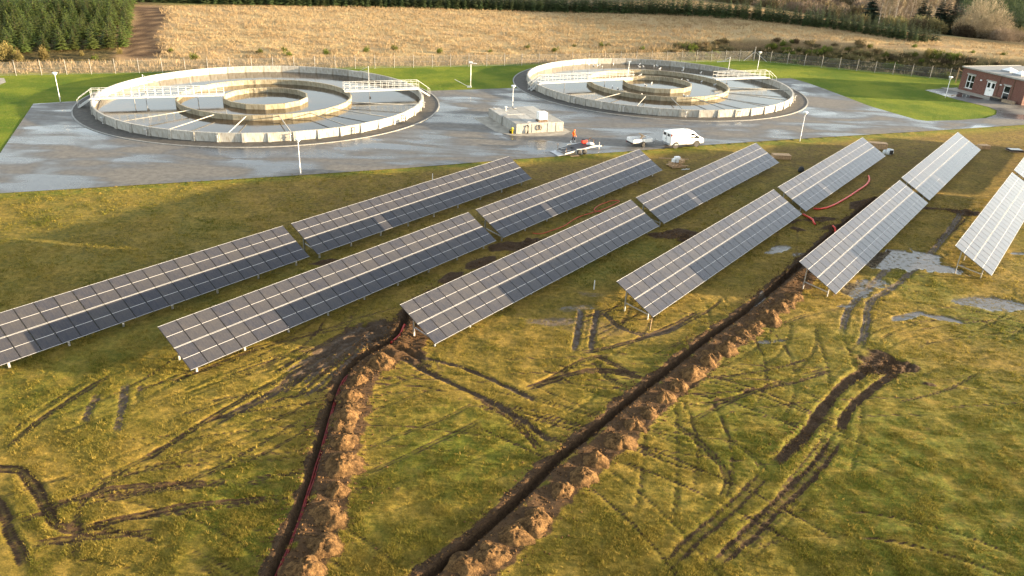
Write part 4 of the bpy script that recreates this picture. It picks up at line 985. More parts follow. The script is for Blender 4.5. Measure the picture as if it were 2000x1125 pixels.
# ================================================================ SITE MATERIALS
def pallet(parent, L=1.2, Wd_=.8, z=0, mat='wood'):
    for y in (-Wd_ / 2 + .06, 0, Wd_ / 2 - .06): MB().box((0, y, z + .06), (L, .1, .1)).build('bearer', M[mat], parent)
    n = 6
    for i in range(n): MB().box((-L / 2 + L * (i + .5) / n, 0, z + .125), (L / n - .04, Wd_, .025)).build('slat', M[mat], parent)
def gz(p): return (p[0], p[1], ground_z(*p) + .0)
t = thing('pallet_of_offcuts', 'untidy pallet heaped with boards and a white box, beside the table pointing at the flatbed', 'pallet', gz((18.14, 86.94)), .4)
pallet(t, 1.8, 1.4)
for i in range(9):
    o = MB().box((0, 0, 0), (random.uniform(1.2, 2.4), .12, .05)).build('board', M['wood'], t); o.location = (random.uniform(-.3, .3), random.uniform(-.5, .5), .2 + .055 * (i // 2)); o.rotation_euler = (0, random.uniform(-.04, .04), random.uniform(-.7, .9))
for i, (x, y) in enumerate(((.25, .1), (.55, -.25), (-.1, .35), (.6, .3))): o = bevel(MB().box((0, 0, 0), (.55, .42, .36)).build('carton', M['wood'] if i % 2 else M['plastic_white'], t), .02); o.location = (x, y, .62); o.rotation_euler = (0, 0, .3 * i)
o = bevel(MB().box((0, 0, 0), (.6, .45, .3)).build('carton', M['plastic_white'], t), .02); o.location = (.1, .1, .95)
o = MB().box((0, 0, 0), (3.4, .07, .07)).build('batten', M['wood'], t); o.location = (0, .6, .72); o.rotation_euler = (0, 0, -.4)
for i in range(4): o = MB().tube([(0, 0, .05), (.35, .1, .06)], .05, 6).build('bracket', M['white_steel'], t); o.location = (-.2 + .22 * i, -1.5 - .1 * (i % 2), 0)
def crate(p, L, Wd_, Hc, rz, label, group=None):
    t = thing('timber_crate', label, 'crate', gz(p), rz, group); pallet(t, L, Wd_)
    n = max(2, int(Hc / .13))
    for i in range(n):
        for y in (-Wd_ / 2, Wd_ / 2): MB().box((0, y, .2 + i * .13), (L, .03, .115)).build('side_board', M['wood'], t)
        for x in (-L / 2 + .02, L / 2 - .02): MB().box((x, 0, .2 + i * .13), (.03, Wd_ - .04, .115)).build('end_board', M['wood'], t)
    m = 6
    for i in range(m): MB().box((0, -Wd_ / 2 + Wd_ * (i + .5) / m, .2 + n * .13), (L + .04, Wd_ / m - .02, .03)).build('top_board', M['wood'], t)
    return t
crate((31.83, 92.54), 2.1, 1.1, .35, .05, 'low wooden crate lying on the grass beside the grey table end')
crate((46.28, 99.40), 2.1, 1.1, .55, -.15, 'wooden crate behind the pale table by the grey wrapped bundle')
t = thing('wrapped_bundle', 'bundle in grey and white plastic wrap beside the wooden crate', 'bundle', gz((46.55, 96.56)), .3)
for i, (x, y, s) in enumerate(((0, 0, 1), (.45, .2, .85), (-.3, .35, .7))):
    o = MB().lathe([(.05, 0), (.36, .02), (.42, .2), (.40, .5), (.3, .72), (.05, .78)], 12).build('sack', M['tarp'], t, True); o.location = (x, y, 0); o.scale = (s, s, s)
MB().box((.0, -.42, .4), (.5, .06, .5)).build('dark_sheet', M['dark'], t)
t = thing('timber_pallet', 'small pallet stacked with light timber at the far table end', 'pallet', gz((61.33, 101.97)), .1); pallet(t, 1.5, 1.0)
for i in range(5):
    for j in range(3): MB().box((-.55 + .27 * i, 0, .2 + .12 * j), (.22, .95, .10)).build('timber', M['wood'], t)
t = thing('dark_pallet', 'dark framed module stack lying flat on the grass near the road', 'pallet', gz((64.97, 101.08)), 0); pallet(t, 1.8, 1.15, 0, 'wood2')
for i in range(3): MB().box((0, 0, .18 + .05 * i), (1.75, 1.12, .04)).build('packed_module', M['frame'], t)
MB().box((0, 0, .325), (1.6, 1.0, .01)).build('top_glass', M['pv'], t)
o = MB().lathe([(.02, 0), (.3, .02), (.38, .2), (.28, .5), (.18, .62), (.02, .66)], 10).build('rubbish_sack', M['dark'], None, True); o.location = gz((32.49, 86.98)); tag(o, 'dark sack crouched against the upper edge of a pale table', 'sack')
def stake(p, label, h, mat, cat='stake', tilt=0):
    o = MB().tube([(0, 0, -.2), (0, 0, h * .96), (0, 0, h)], [.035, .032, .01], 6).build('marker_stake', M[mat], None); o.location = gz(p); o.rotation_euler = (tilt, tilt * .5, 0); tag(o, label, cat)
stake((6.16, 52.92), 'white marker stake on the grass between two grey tables', .75, 'white_paint')
stake((9.51, 46.82), 'raw timber stake in the grass at the pale table corner', 1.0, 'wood', 'stake', .06)
stake((-8.76, 77.72), 'white marker stake at the upper edge of the dark table by the road', .75, 'white_paint')
stake((24.52, 53.78), 'timber stake under the near corner of the pale table by the puddle', .6, 'wood')
def conduit(pts, r_, label, mat, lift=.02, name='red_conduit'):
    P = spline(pts, .4); b = MB(); b.tube([(p[0], p[1], ground_z(*p) + r_ + lift) for p in P], r_, 8); o = b.build(name, M[mat], None, True); tag(o, label, 'conduit'); return o
conduit([(29.60, 73.93), (30.19, 73.86), (31.65, 74.82), (34.08, 77.52), (36.25, 80.16), (38.17, 82.54), (39.36, 84.55), (40.01, 86.36)], .09, 'thick bright red conduit curving over the grass beside the pale table', 'red_pipe')
conduit([(28.00, 72.10), (28.24, 70.99), (28.28, 69.34)], .09, 'short red conduit end in the soil at the gap between pale tables', 'red_pipe')
conduit([(29.56, 68.43), (29.67, 67.53), (29.63, 66.64)], .09, 'short red conduit piece at the edge of the long trench', 'red_pipe')
conduit([(1.58, 63.91), (2.26, 63.74), (3.18, 64.60), (4.37, 65.89), (5.90, 68.48), (7.98, 70.44), (9.66, 72.58), (10.26, 73.57), (9.51, 73.62), (8.11, 72.06), (7.49, 70.52), (8.20, 70.18)], .03, 'thin red cable looped on the grass between two grey tables', 'red_pipe', .03, 'red_cable')
P1 = spline(TR1, .5)
for i, off in enumerate((0, .10)):
    b = MB(); b.tube([(p[0] + off + .03 * math.sin(j * .4 + i), p[1], ground_z(*p) + .07 + .02 * math.sin(j * .7)) for j, p in enumerate(P1) if 0 < j < len(P1) - 3], .05, 7); o = b.build('trench_cable', M['dark_red'], None, True)
    tag(o, 'dark red cable lying along the bottom of the shorter trench', 'cable', 'cables in the shorter trench')
conduit([(-7.67, 43.93), (-7.40, 44.78), (-7.21, 45.79), (-7.18, 46.53)], .08, 'red conduit rising from the trench end at the grey table leg', 'red_pipe', .1)

# ================================================================ SOIL HEAPS AND CLODS
k = N('clay_soil'); co = k.coord('World'); a1 = k.noise(co, 3.5, 6, .7); a2 = k.noise(co, 16, 4, .7)
k.set(k.mix(k.ramp(a2, .3, .7), k.mix(k.ramp(a1, .35, .65), (.030, .018, .009), (.115, .064, .026)), k.mix(k.ramp(a1, .35, .65), (.070, .040, .017), (.22, .128, .052))), .95, spec=.1); k.bump(k.math('ADD', a1, a2), .9, .06); M['clay'] = k.m
def heap(p, r_, h, seed, label, group, rz=0, asp=1.):
    n, m = 22, 56; b = MB(); rs = random.Random(seed); z0 = ground_z(*p) - .12
    b.v.append((0, 0, h))
    for i in range(1, n + 1):
        for j in range(m):
            t_ = 2 * math.pi * j / m; u_ = i / n; x, y = math.cos(t_) * u_ * r_ * asp, math.sin(t_) * u_ * r_
            f = max(0, 1 - u_ * u_) ** 1.8; q = Vector((x * 1.4 + seed * 3.1, y * 1.4, seed)); nn = mnoise.fractal(q, .8, 2.0, 4); n2_ = mnoise.noise(q * 5)
            rr_ = 1 + .38 * mnoise.noise(Vector((math.cos(t_) * 1.2, math.sin(t_) * 1.2, seed * 2.7)))
            b.v.append((x * rr_, y * rr_, h * f * (1 + .32 * nn) + (.05 * n2_ + .045 * mnoise.noise(q * 11)) * (1.15 - u_) + (.06 * nn if i < n else -.05)))
    for j in range(m): b.f.append((0, 1 + j, 1 + (j + 1) % m))
    for i in range(n - 1):
        for j in range(m): a_ = 1 + i * m; j2 = (j + 1) % m; b.f.append((a_ + j, a_ + m + j, a_ + m + j2, a_ + j2))
    b.m = [0] * len(b.f); o = b.build('soil_heap', M['clay'], None, True); o.location = (p[0], p[1], z0); o.rotation_euler = (0, 0, rz)
    tag(o, label, 'soil heap', group)
H2 = [(-1.57, 24.76), (-0.42, 25.51), (0.81, 26.67), (1.20, 27.34), (1.70, 28.04), (2.83, 29.83), (4.02, 30.90), (4.82, 32.33), (6.00, 34.06), (7.05, 35.53), (8.15, 37.09), (9.23, 38.59), (10.34, 39.95), (11.53, 41.33), (12.60, 42.84), (13.98, 44.45), (15.31, 46.07), (16.66, 47.57), (18.14, 49.23), (19.71, 51.23), (21.18, 53.08)]
for i, p in enumerate(H2): p = (p[0] + random.uniform(-.22, .22), p[1] + random.uniform(-.15, .2)); heap(p, (1.0 if i < 11 else .92) * random.uniform(.8, 1.15), random.uniform(.42, .6), i + 1, 'tan soil heap in the line along the longer trench', 'soil heaps along the longer trench', random.uniform(0, 3))
H1 = [(-8.18, 24.07), (-7.85, 25.62), (-7.97, 27.58), (-8.09, 29.34), (-8.21, 31.27), (-8.37, 32.94), (-8.58, 35.22), (-8.70, 37.22), (-8.64, 39.03), (-8.08, 40.83)]
for i, p in enumerate(H1): p = (p[0] + random.uniform(-.2, .2), p[1] + random.uniform(-.2, .2)); heap(p, (1.05 if i < 5 else .95) * random.uniform(.8, 1.2), random.uniform(.42, .62), i + 40, 'orange brown soil heap in the line along the trench with red cable', 'soil heaps along the cable trench', random.uniform(0, 3))
g9 = random.Random(4)
for A_, gr, lb in ((H2[13:], 'low crumbly spoil patches along the longer trench', 'low crumbly patch of spoil between the heaps of the longer trench'), (H1[5:], 'low crumbly spoil patches along the cable trench', 'low crumbly patch of spoil between the heaps of the cable trench')):
    for i in range(len(A_) - 1):
        m_ = ((A_[i][0] + A_[i + 1][0]) / 2 + g9.uniform(-.35, .15), (A_[i][1] + A_[i + 1][1]) / 2 + g9.uniform(-.2, .3)); heap(m_, g9.uniform(.75, 1.1), g9.uniform(.18, .34), 200 + i + len(A_) * 30 + 7, lb, gr, g9.uniform(0, 3))
heap((-10.17, 37.10), .35, .3, 77, 'small lone straw coloured heap left of the cable trench', None)
# clods
b = MB(); ico = bmesh.new(); bmesh.ops.create_icosphere(ico, subdivisions=1, radius=1); iv = [v.co.copy() for v in ico.verts]; ifc = [tuple(v.index for v in f.verts) for f in ico.faces]; ico.free()
rs = random.Random(11)
def clods(pts, n, lo, hi, smin=.025, smax=.09):
    P = spline(pts, .3)
    for _ in range(n):
        i = rs.randrange(len(P) - 1); d_ = P[i + 1] - P[i]; d_ = d_ / (np.linalg.norm(d_) + 1e-6); off = rs.gauss((lo + hi) / 2, (hi - lo) / 2)
        x, y = P[i][0] + d_[1] * off + rs.uniform(-.2, .2), P[i][1] - d_[0] * off; s = rs.uniform(smin, smax) * rs.uniform(.5, 1.); z = ground_z(x, y)
        if z < -.25: continue
        b.add([(x + v.x * s * rs.uniform(.7, 1.2), y + v.y * s * rs.uniform(.7, 1.2), z + v.z * s * .8 + s * .3) for v in iv], ifc)
clods(TR1, 2800, .2, 2.0, .02, .075); clods(TR1, 700, -.9, -.3, .02, .07); clods(TR2, 4200, .2, 1.9, .02, .075); clods(TR2, 1200, -.9, -.3, .02, .07)
for c_, n_ in (([(22.62, 42.72), (25.44, 43.59)], 400), ([(14.31, 33.10), (16.94, 36.24)], 150), ([(-6.52, 49.55), (2.01, 62.04)], 400), ([(13.04, 65.08), (15.52, 63.68)], 250), ([(-9.55, 42.70), (-7.06, 45.66)], 250), ([(28.56, 70.47), (31.21, 68.38)], 250), ([(42.88, 75.88), (46.08, 74.49)], 200)): clods(c_, n_, -.7, .7, .02, .08)
k = N('dark_soil'); co = k.coord('World'); k.set(k.mix(k.ramp(k.noise(co, 4, 4, .7), .35, .65), (.028, .017, .009), (.19, .105, .042)), .95, spec=.1); M['dark_soil'] = k.m
struct(b.build('soil_clods', M['dark_soil']), 'stuff')
# ================================================================ VEGETATION
def foliage(name, c0, c1, trans=.25, rough=.8, dry=None):
    k = N(name); co = k.coord('World'); r = k.rnd(); t_ = k.attr('tint')
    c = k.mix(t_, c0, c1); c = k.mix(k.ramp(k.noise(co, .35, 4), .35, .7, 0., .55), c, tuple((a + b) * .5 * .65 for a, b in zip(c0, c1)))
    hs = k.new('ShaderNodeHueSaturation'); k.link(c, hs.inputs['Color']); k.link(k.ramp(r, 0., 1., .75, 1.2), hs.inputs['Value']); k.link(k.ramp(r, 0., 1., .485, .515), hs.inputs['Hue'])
    k.set(hs.outputs[0], rough, spec=.2)
    tl = k.new('ShaderNodeBsdfTranslucent'); k.link(hs.outputs[0], tl.inputs[0]); mx = k.new('ShaderNodeMixShader'); mx.inputs[0].default_value = trans
    k.link(k.b.outputs[0], mx.inputs[1]); k.link(tl.outputs[0], mx.inputs[2]); k.link(mx.outputs[0], k.out.inputs[0]); return k.m
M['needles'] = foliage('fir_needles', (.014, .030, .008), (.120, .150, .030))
M['needles_blue'] = foliage('spruce_needles', (.014, .030, .012), (.095, .125, .040))
M['needles_dark'] = foliage('dark_needles', (.008, .016, .010), (.025, .042, .022))
M['twig'] = foliage('bare_twigs', (.15, .115, .075), (.34, .27, .185), .1)
M['twig_olive'] = foliage('olive_twigs', (.085, .072, .030), (.24, .20, .095), .1)
M['twig_dark'] = foliage('dark_brush', (.045, .038, .020), (.15, .115, .062), .1)
M['yellow_leaf'] = foliage('yellow_leaves', (.10, .085, .03), (.23, .17, .06))
M['green_leaf'] = foliage('green_leaves', (.05, .07, .01), (.16, .19, .03))
M['bark'] = simple('bark', (.08, .055, .035), .9, 0, .4, 8)
M['birch'] = simple('birch_bark', (.36, .32, .26), .8, 0, .4, 3)

def tri_mesh(name, P, T, mats, tint, mi=None):
    """P: (n,3) verts, T: (m,3) faces"""
    me = bpy.data.meshes.new(name); P = np.asarray(P, np.float32); T = np.asarray(T, np.int32)
    me.vertices.add(len(P)); me.vertices.foreach_set('co', P.ravel()); me.loops.add(T.size); me.loops.foreach_set('vertex_index', T.ravel())
    me.polygons.add(len(T)); me.polygons.foreach_set('loop_start', np.arange(0, T.size, 3, dtype=np.int32)); me.update(calc_edges=True)
    at = me.attributes.new('tint', 'FLOAT', 'POINT'); at.data.foreach_set('value', np.asarray(tint, np.float32))
    for m in (mats if isinstance(mats, list) else [mats]): me.materials.append(m)
    if mi is not None: me.polygons.foreach_set('material_index', np.asarray(mi, np.int32))
    return me
def conifer_mesh(seed, h, r, levels, per, mat, name='crown', base=.06, wq=.30):
    g = np.random.default_rng(seed); P = []; T = []; tn = []
    for l in range(levels):
        u = (l + .3) / levels; z = h * (base + (1 - base) * u ** .92); rad = r * (1 - u) ** .8 * g.uniform(.82, 1.12) + .05
        n = max(4, int(per * (1 - u * .6)))
        for i in range(n):
            a = 2 * math.pi * (i + g.uniform(-.35, .35)) / n + l * 1.3; L = rad * g.uniform(.7, 1.18); dr = -.12 * L - .04 + .25 * u * L
            ca, sa = math.cos(a), math.sin(a); zz = z + g.uniform(-.14, .14) * h / levels * 4
            # spine quad + side fingers
            w_ = L * wq
            o = len(P); pts = [(0, 0, .02), (L * .5, w_, dr * .3), (L, 0, dr), (L * .5, -w_, dr * .3), (L * .5, 0, dr * .3 + .09 * L)]
            for x, y, dz in pts: P.append((ca * x - sa * y, sa * x + ca * y, zz + dz))
            T += [(o, o + 1, o + 4), (o + 1, o + 2, o + 4), (o + 2, o + 3, o + 4), (o + 3, o, o + 4)]; tn += [.05, .45, 1., .45, .5]  # light painted into the tint: shaded near the stem, lit at the tip
            for q in range(3):
                x0 = L * g.uniform(.35, .9); s = g.choice((-1, 1)); o = len(P); ln = L * .33
                for x, y, dz in ((x0, 0, .02), (x0 + ln * .5, s * ln * .9, g.uniform(-.05, .12)), (x0 + ln * .15, s * ln * .2, -.05)): P.append((ca * x - sa * y, sa * x + ca * y, zz + dr * x / L + dz))
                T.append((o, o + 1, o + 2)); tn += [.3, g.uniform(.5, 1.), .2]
    o = len(P); tip = h * 1.06
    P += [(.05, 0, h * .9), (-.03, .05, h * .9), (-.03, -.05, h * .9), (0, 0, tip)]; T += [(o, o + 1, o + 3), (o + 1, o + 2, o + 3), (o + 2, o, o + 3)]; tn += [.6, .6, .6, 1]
    return tri_mesh(name, P, T, mat, tn)
def bare_mesh(seed, h, spread, mat, depth=5, twigs=2600, bark='bark', trunk_frac=.28, upright=.5, rad0=.018):
    """returns (trunk mesh, crown mesh)"""
    g = random.Random(seed); tr = MB(); ends = []
    def grow(p, d, L, r_, k_):
        q = p + d * L; tr.tube([p, p + d * L * .5 + Vector((g.uniform(-1, 1), g.uniform(-1, 1), 0)) * L * .05, q], [r_, r_ * .85, r_ * .68], 5 if k_ > 2 else 3, False)
        if k_ == 0: ends.append((q, d)); return
        for i in range(g.choice((2, 3, 3)) if k_ < depth else 4):
            ax = Vector((g.gauss(0, 1), g.gauss(0, 1), g.gauss(0, .5))).normalized(); nd = (d * (.8 + upright * .4) + ax * spread + Vector((0, 0, upright * .25))).normalized()
            grow(q if i else p + d * L * .85, nd, L * g.uniform(.62, .86), r_ * .62, k_ - 1)
        if k_ < 4: ends.extend([(q, d), (p + d * L * .5, d)])
    grow(Vector((0, 0, -.3)), Vector((g.uniform(-.06, .06), g.uniform(-.06, .06), 1)), h * trunk_frac, h * rad0, depth)
    trunk = tr.mesh('trunk', M[bark]); P = []; T = []; tn = []
    for i in range(twigs):
        q, d = g.choice(ends); c = q + Vector((g.gauss(0, 1), g.gauss(0, 1), g.gauss(0, 1))) * h * .055
        dd = (d * .6 + Vector((g.gauss(0, .6), g.gauss(0, .6), g.gauss(.3, .5)))).normalized(); L = h * g.uniform(.04, .10); sd_ = dd.orthogonal().normalized() * h * .0032
        o = len(P); P += [tuple(c - sd_), tuple(c + sd_), tuple(c + dd * L)]; T.append((o, o + 1, o + 2)); v_ = g.random(); tn += [v_, v_, v_]
    return trunk, tri_mesh('crown', P, T, mat, tn)
def brush_mesh(seed, rx, ry, h, n, mat, ln=.16, wd=.02):
    g = np.random.default_rng(seed); P = []; T = []; tn = []
    lob = [(g.uniform(-.6, .6) * rx, g.uniform(-.6, .6) * ry, g.uniform(.45, 1.) * h, g.uniform(.35, .6)) for _ in range(7)]
    for i in range(n):
        lx, ly, lh, lr = lob[g.integers(7)]; v = g.normal(size=3); v /= np.linalg.norm(v); v *= g.uniform(.3, 1.) ** .5
        p = np.array((lx + v[0] * lr * rx, ly + v[1] * lr * ry, lh * .5 + v[2] * lh * .5)); p[2] = max(.02, p[2])
        d = v * .6 + g.normal(size=3) * .4 + np.array((0, 0, .5)); d /= np.linalg.norm(d); L = h * ln * g.uniform(.6, 1.5); s = np.cross(d, g.normal(size=3)); s = s / np.linalg.norm(s) * h * wd
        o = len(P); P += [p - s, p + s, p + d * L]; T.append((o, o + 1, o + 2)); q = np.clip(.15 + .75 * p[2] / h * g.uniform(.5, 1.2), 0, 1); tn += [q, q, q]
    return tri_mesh('foliage', P, T, mat, tn)
def tz(x, y): return float(terrain(x, y))

def bearing(deg):
    """unit vector in plan for a compass bearing (clockwise from +Y) out of the site"""
    return (math.sin(R(deg)), math.cos(R(deg)))
# --- fir plantation left of the track
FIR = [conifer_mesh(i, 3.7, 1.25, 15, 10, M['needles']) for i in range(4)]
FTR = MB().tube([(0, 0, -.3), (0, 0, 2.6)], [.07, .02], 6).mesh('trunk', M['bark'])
PA, PB_ = np.array((-88.20, 134.52)), np.array((-72.38, 145.12)); PD = np.array((-93.35, 193.48))
ex = (PB_ - PA) / np.linalg.norm(PB_ - PA); ey = (PD - PB_) / np.linalg.norm(PD - PB_)
rr_ = random.Random(3); cnt = 0; W_ = np.linalg.norm(PB_ - PA); Lq = np.linalg.norm(PD - PB_) + 8
fir_far = []
row = 0; s_ = 0.
while s_ < Lq:
    for a_ in np.arange(0, W_ + 5 + s_ * .85, 2.6):
        p = PB_ - ex * a_ + ey * s_ + np.array((rr_.uniform(-.4, .4), rr_.uniform(-.4, .4)))
        if rr_.random() < .06 or a_ < 0: continue
        rng = math.hypot(*p)
        sc_ = rr_.uniform(.72, 1.2)
        if cnt < 295:
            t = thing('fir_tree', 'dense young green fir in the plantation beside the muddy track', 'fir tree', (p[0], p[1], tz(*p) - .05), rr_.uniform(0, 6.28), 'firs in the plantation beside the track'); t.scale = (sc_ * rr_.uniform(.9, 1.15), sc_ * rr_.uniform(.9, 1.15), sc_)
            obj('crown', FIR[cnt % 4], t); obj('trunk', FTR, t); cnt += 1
        else: fir_far.append((p, sc_))
    s_ += 2.6
def joined(name, items, protos, mat, zoff=0.):
    """many copies of a mesh in ONE stuff object"""
    Ps, Ts, tn = [], [], []; o = 0
    cache = []
    for me in protos:
        v = np.zeros(len(me.vertices) * 3, np.float32); me.vertices.foreach_get('co', v); f = np.zeros(len(me.loops), np.int32); me.loops.foreach_get('vertex_index', f); q = np.zeros(len(me.vertices), np.float32); me.attributes['tint'].data.foreach_get('value', q); cache.append((v.reshape(-1, 3), f.reshape(-1, 3), q))
    for i, (p, s) in enumerate(items):
        v, f, q = cache[i % len(cache)]; a_ = i * 2.4; c_, n_ = math.cos(a_), math.sin(a_)
        Ps.append(np.stack([(v[:, 0] * c_ - v[:, 1] * n_) * s + p[0], (v[:, 0] * n_ + v[:, 1] * c_) * s + p[1], v[:, 2] * s + tz(p[0], p[1]) + zoff], 1)); Ts.append(f + o); tn.append(q); o += len(v)
    return struct(obj(name, tri_mesh(name, np.vstack(Ps), np.vstack(Ts), mat, np.concatenate(tn))), 'stuff')
FIRL = [conifer_mesh(90 + i, 3.3, 1.35, 9, 7, M['needles']) for i in range(3)]
if fir_far: joined('distant_firs', fir_far, FIRL, M['needles'])

# --- spruce belt along the far side of the dry field
SPR = [conifer_mesh(20 + i, 4.6, 1.2, 13, 10, M['needles_blue'], wq=.42) for i in range(4)]
EDGE = spline([(-95.44, 199.90), (-76.51, 202.26), (-60.14, 207.09), (-42.77, 210.98), (-22.08, 214.90), (-3.35, 217.84), (23.80, 218.01), (48.71, 208.34), (64.34, 196.09), (76.62, 186.58), (84.71, 175.83)], 1.0)
seg = np.linalg.norm(np.diff(EDGE, axis=0), axis=1); S_ = np.concatenate([[0], np.cumsum(seg)]); cnt = 0; far_spr = []
for rw in range(7):
    for s_ in np.arange(0, S_[-1], 1.45):
        s2 = min(S_[-1], s_ + rr_.uniform(-.4, .4) + (rw % 2) * .9); x = np.interp(s2, S_, EDGE[:, 0]); y = np.interp(s2, S_, EDGE[:, 1])
        x0 = np.interp(s2 - 2, S_, EDGE[:, 0]); y0 = np.interp(s2 - 2, S_, EDGE[:, 1]); dv = np.array((x - x0, y - y0)); dv = dv / (np.linalg.norm(dv) + 1e-6)
        p = np.array((x, y)) + np.array((-dv[1], dv[0])) * (1.2 + 2.1 * rw + rr_.uniform(-.4, .4)); hs_ = rr_.uniform(.8, 1.2) * (.95 - .2 * (s2 / S_[-1]) ** 4)
        if rw > 4 and s2 > S_[-1] * .55: continue
        if rw < 2 and cnt < 298:
            o = obj('spruce_tree', SPR[cnt % 4], None, (p[0], p[1], tz(*p) - .1), rr_.uniform(0, 6.28)); o.scale = (hs_, hs_, hs_); cnt += 1
            tag(o, 'small dark spruce in the belt along the far edge of the dry field', 'spruce', 'spruces along the dry field')
        else: far_spr.append((p, hs_))
SPRL = [conifer_mesh(30 + i, 4.6, 1.2, 10, 9, M['needles_blue'], wq=.45) for i in range(3)]
joined('spruce_belt', far_spr, SPRL, M['needles_blue'], -.1)

# --- valley woodland
def birch_mesh(seed, h):
    g = np.random.default_rng(seed); tr = MB(); bx, by = g.normal(0, .25, 2)
    ax = lambda z: Vector((bx * (z / h) ** 2 * 3, by * (z / h) ** 2 * 3, z))
    tr.tube([ax(z) for z in np.linspace(-.3, h, 9)], list(np.linspace(.13, .02, 9)), 6)
    P, T, tn = [], [], []
    for i in range(34):
        z = g.uniform(.22, .95) * h; a = g.uniform(0, 6.28); L = (1.1 - z / h) * 3.0 * g.uniform(.6, 1.1) + .5; p0 = ax(z); d = Vector((math.cos(a) * .6, math.sin(a) * .6, .9)).normalized(); p1 = p0 + d * L
        tr.tube([p0, p1], [.03, .008], 3, False)
        for k_ in range(60):
            c = p0 + d * L * g.uniform(.2, 1.15) + Vector(g.normal(0, .22, 3)); dd = (d + Vector(g.normal(0, .6, 3))).normalized(); s_ = dd.orthogonal().normalized() * .022; o = len(P)
            P += [tuple(c - s_), tuple(c + s_), tuple(c + dd * g.uniform(.4, .9))]; T.append((o, o + 1, o + 2)); v_ = g.random(); tn += [v_] * 3
    return tr.mesh('trunk', M['birch']), tri_mesh('crown', P, T, M['twig'], tn)
BIR = [birch_mesh(60 + i, 14.5) for i in range(4)]
def dome_tree(seed, r_, h, n):
    tk = bare_mesh(seed, h, .7, M['twig'], 4, 10, 'bark', .18, .4, .014)[0]; me = brush_mesh(seed, r_, r_ * .9, h, n, M['twig'], .075, .0032); return tk, me
OAK = [dome_tree(170, 7.5, 10.5, 9000), dome_tree(171, 7, 6, 5000)]
OAK_ = [bare_mesh(70 + i, 11, .75, M['twig'], 5, 5200, 'bark', .20, .35) for i in range(2)]
BRO = [bare_mesh(80 + i, 9, .6, M['twig_olive'], 5, 3000, 'bark', .22, .5) for i in range(2)]
DRK = [conifer_mesh(50 + i, 11, 3.2, 32, 12, M['needles_dark'], wq=.45) for i in range(2)]
BTR = MB().tube([(0, 0, -.4), (0, 0, 9)], [.22, .05], 6).mesh('trunk', M['bark'])
BUSH = [brush_mesh(100 + i, 3.2, 2.6, 3.4, 2400, M['twig_dark']) for i in range(2)] + [brush_mesh(110 + i, 3.2, 2.6, 3.4, 2400, M['twig_olive']) for i in range(2)] + [brush_mesh(120, 3.4, 3.0, 3.6, 2600, M['twig'])]
BST = MB().tube([(0, 0, -.3), (0.05, 0, 1.6)], [.06, .02], 5).mesh('stem', M['bark'])
def tree2(nm, meshes, p, s, label, cat, group, rz):
    t = thing(nm, label, cat, (p[0], p[1], tz(*p) - .1), rz, group); t.scale = (s, s, s); obj('trunk', meshes[0], t); obj('crown', meshes[1], t); return t
for i, p in enumerate(((100.74, 234.26), (105.48, 239.83), (102.29, 228.12), (111.63, 243.64), (109.12, 233.79), (116.76, 245.67), (114.34, 235.73), (123.93, 251.08), (120.26, 239.50), (129.37, 253.95), (105.38, 248.58), (111.68, 256.76), (112.41, 252.07), (117.25, 258.67), (121.72, 263.22), (120.88, 256.99), (119.59, 248.75), (127.33, 260.55), (126.37, 249.86), (135.13, 263.36))):
    tree2('birch_tree', BIR[i % 4], p, rr_.uniform(.85, 1.15), 'tall bare birch with pale trunk in the grove beyond the spruces', 'birch', 'birches beyond the spruces', i * 1.7)
tree2('bare_tree', OAK[0], (111.55, 198.85), 1.0, 'big round bare brown tree right of the dark conifers', 'tree', None, .4)
tree2('bare_tree', OAK[1], (110.87, 183.04), .8, 'spreading bare brown tree above the brick building roof', 'tree', None, 2.)
for i, (p, s, l) in enumerate((((114.23, 211.07), .7, 'low bare brown tree at the foot of the big round one'), ((116.28, 221.31), .8, 'bare brown tree just behind the wide dark conifers'), ((95.92, 243.81), .8, 'olive bare tree behind the end of the spruce belt'), ((94.88, 258.11), .8, 'bare tree in the brushwood left of the lone dark conifer'), ((90.78, 275.42), .8, 'bare tree rising from brushwood behind the spruces'), ((80.90, 288.88), .7, 'bare tree at the light meadow behind the spruces'))):
    tree2('bare_tree', BRO[i % 2], p, s, l, 'tree', 'bare trees in the valley', i * 2.1)
for i, (p, s, l) in enumerate((((101.26, 241.64), 1.15, 'lone dark conifer before the birch grove'), ((101.95, 212.84), .85, 'pointed dark conifer at the foot of the birches'), ((104.20, 213.98), .7, 'small dark conifer beside the pointed one'), ((105.76, 210.98), .85, 'dark conifer at the near end of the dark clump'), ((107.23, 210.23), .8, 'broad dark conifer within the dark clump'), ((109.14, 210.37), .82, 'dark conifer in the clump facing the big bare tree'), ((110.85, 210.61), .75, 'last dark conifer of the clump by the big bare tree'), ((115.98, 214.67), .7, 'dark conifer half hidden behind the big bare tree'))):
    t = thing('conifer_tree', l, 'conifer', (p[0], p[1], tz(*p) - .1), i, 'dark conifers in the valley'); t.scale = (s, s, s); obj('crown', DRK[i % 2], t); obj('trunk', BTR, t)
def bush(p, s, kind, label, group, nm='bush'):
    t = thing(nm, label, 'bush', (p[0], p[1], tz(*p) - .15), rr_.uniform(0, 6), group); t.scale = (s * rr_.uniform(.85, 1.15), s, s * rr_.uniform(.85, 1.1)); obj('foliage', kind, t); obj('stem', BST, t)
gb = random.Random(21)
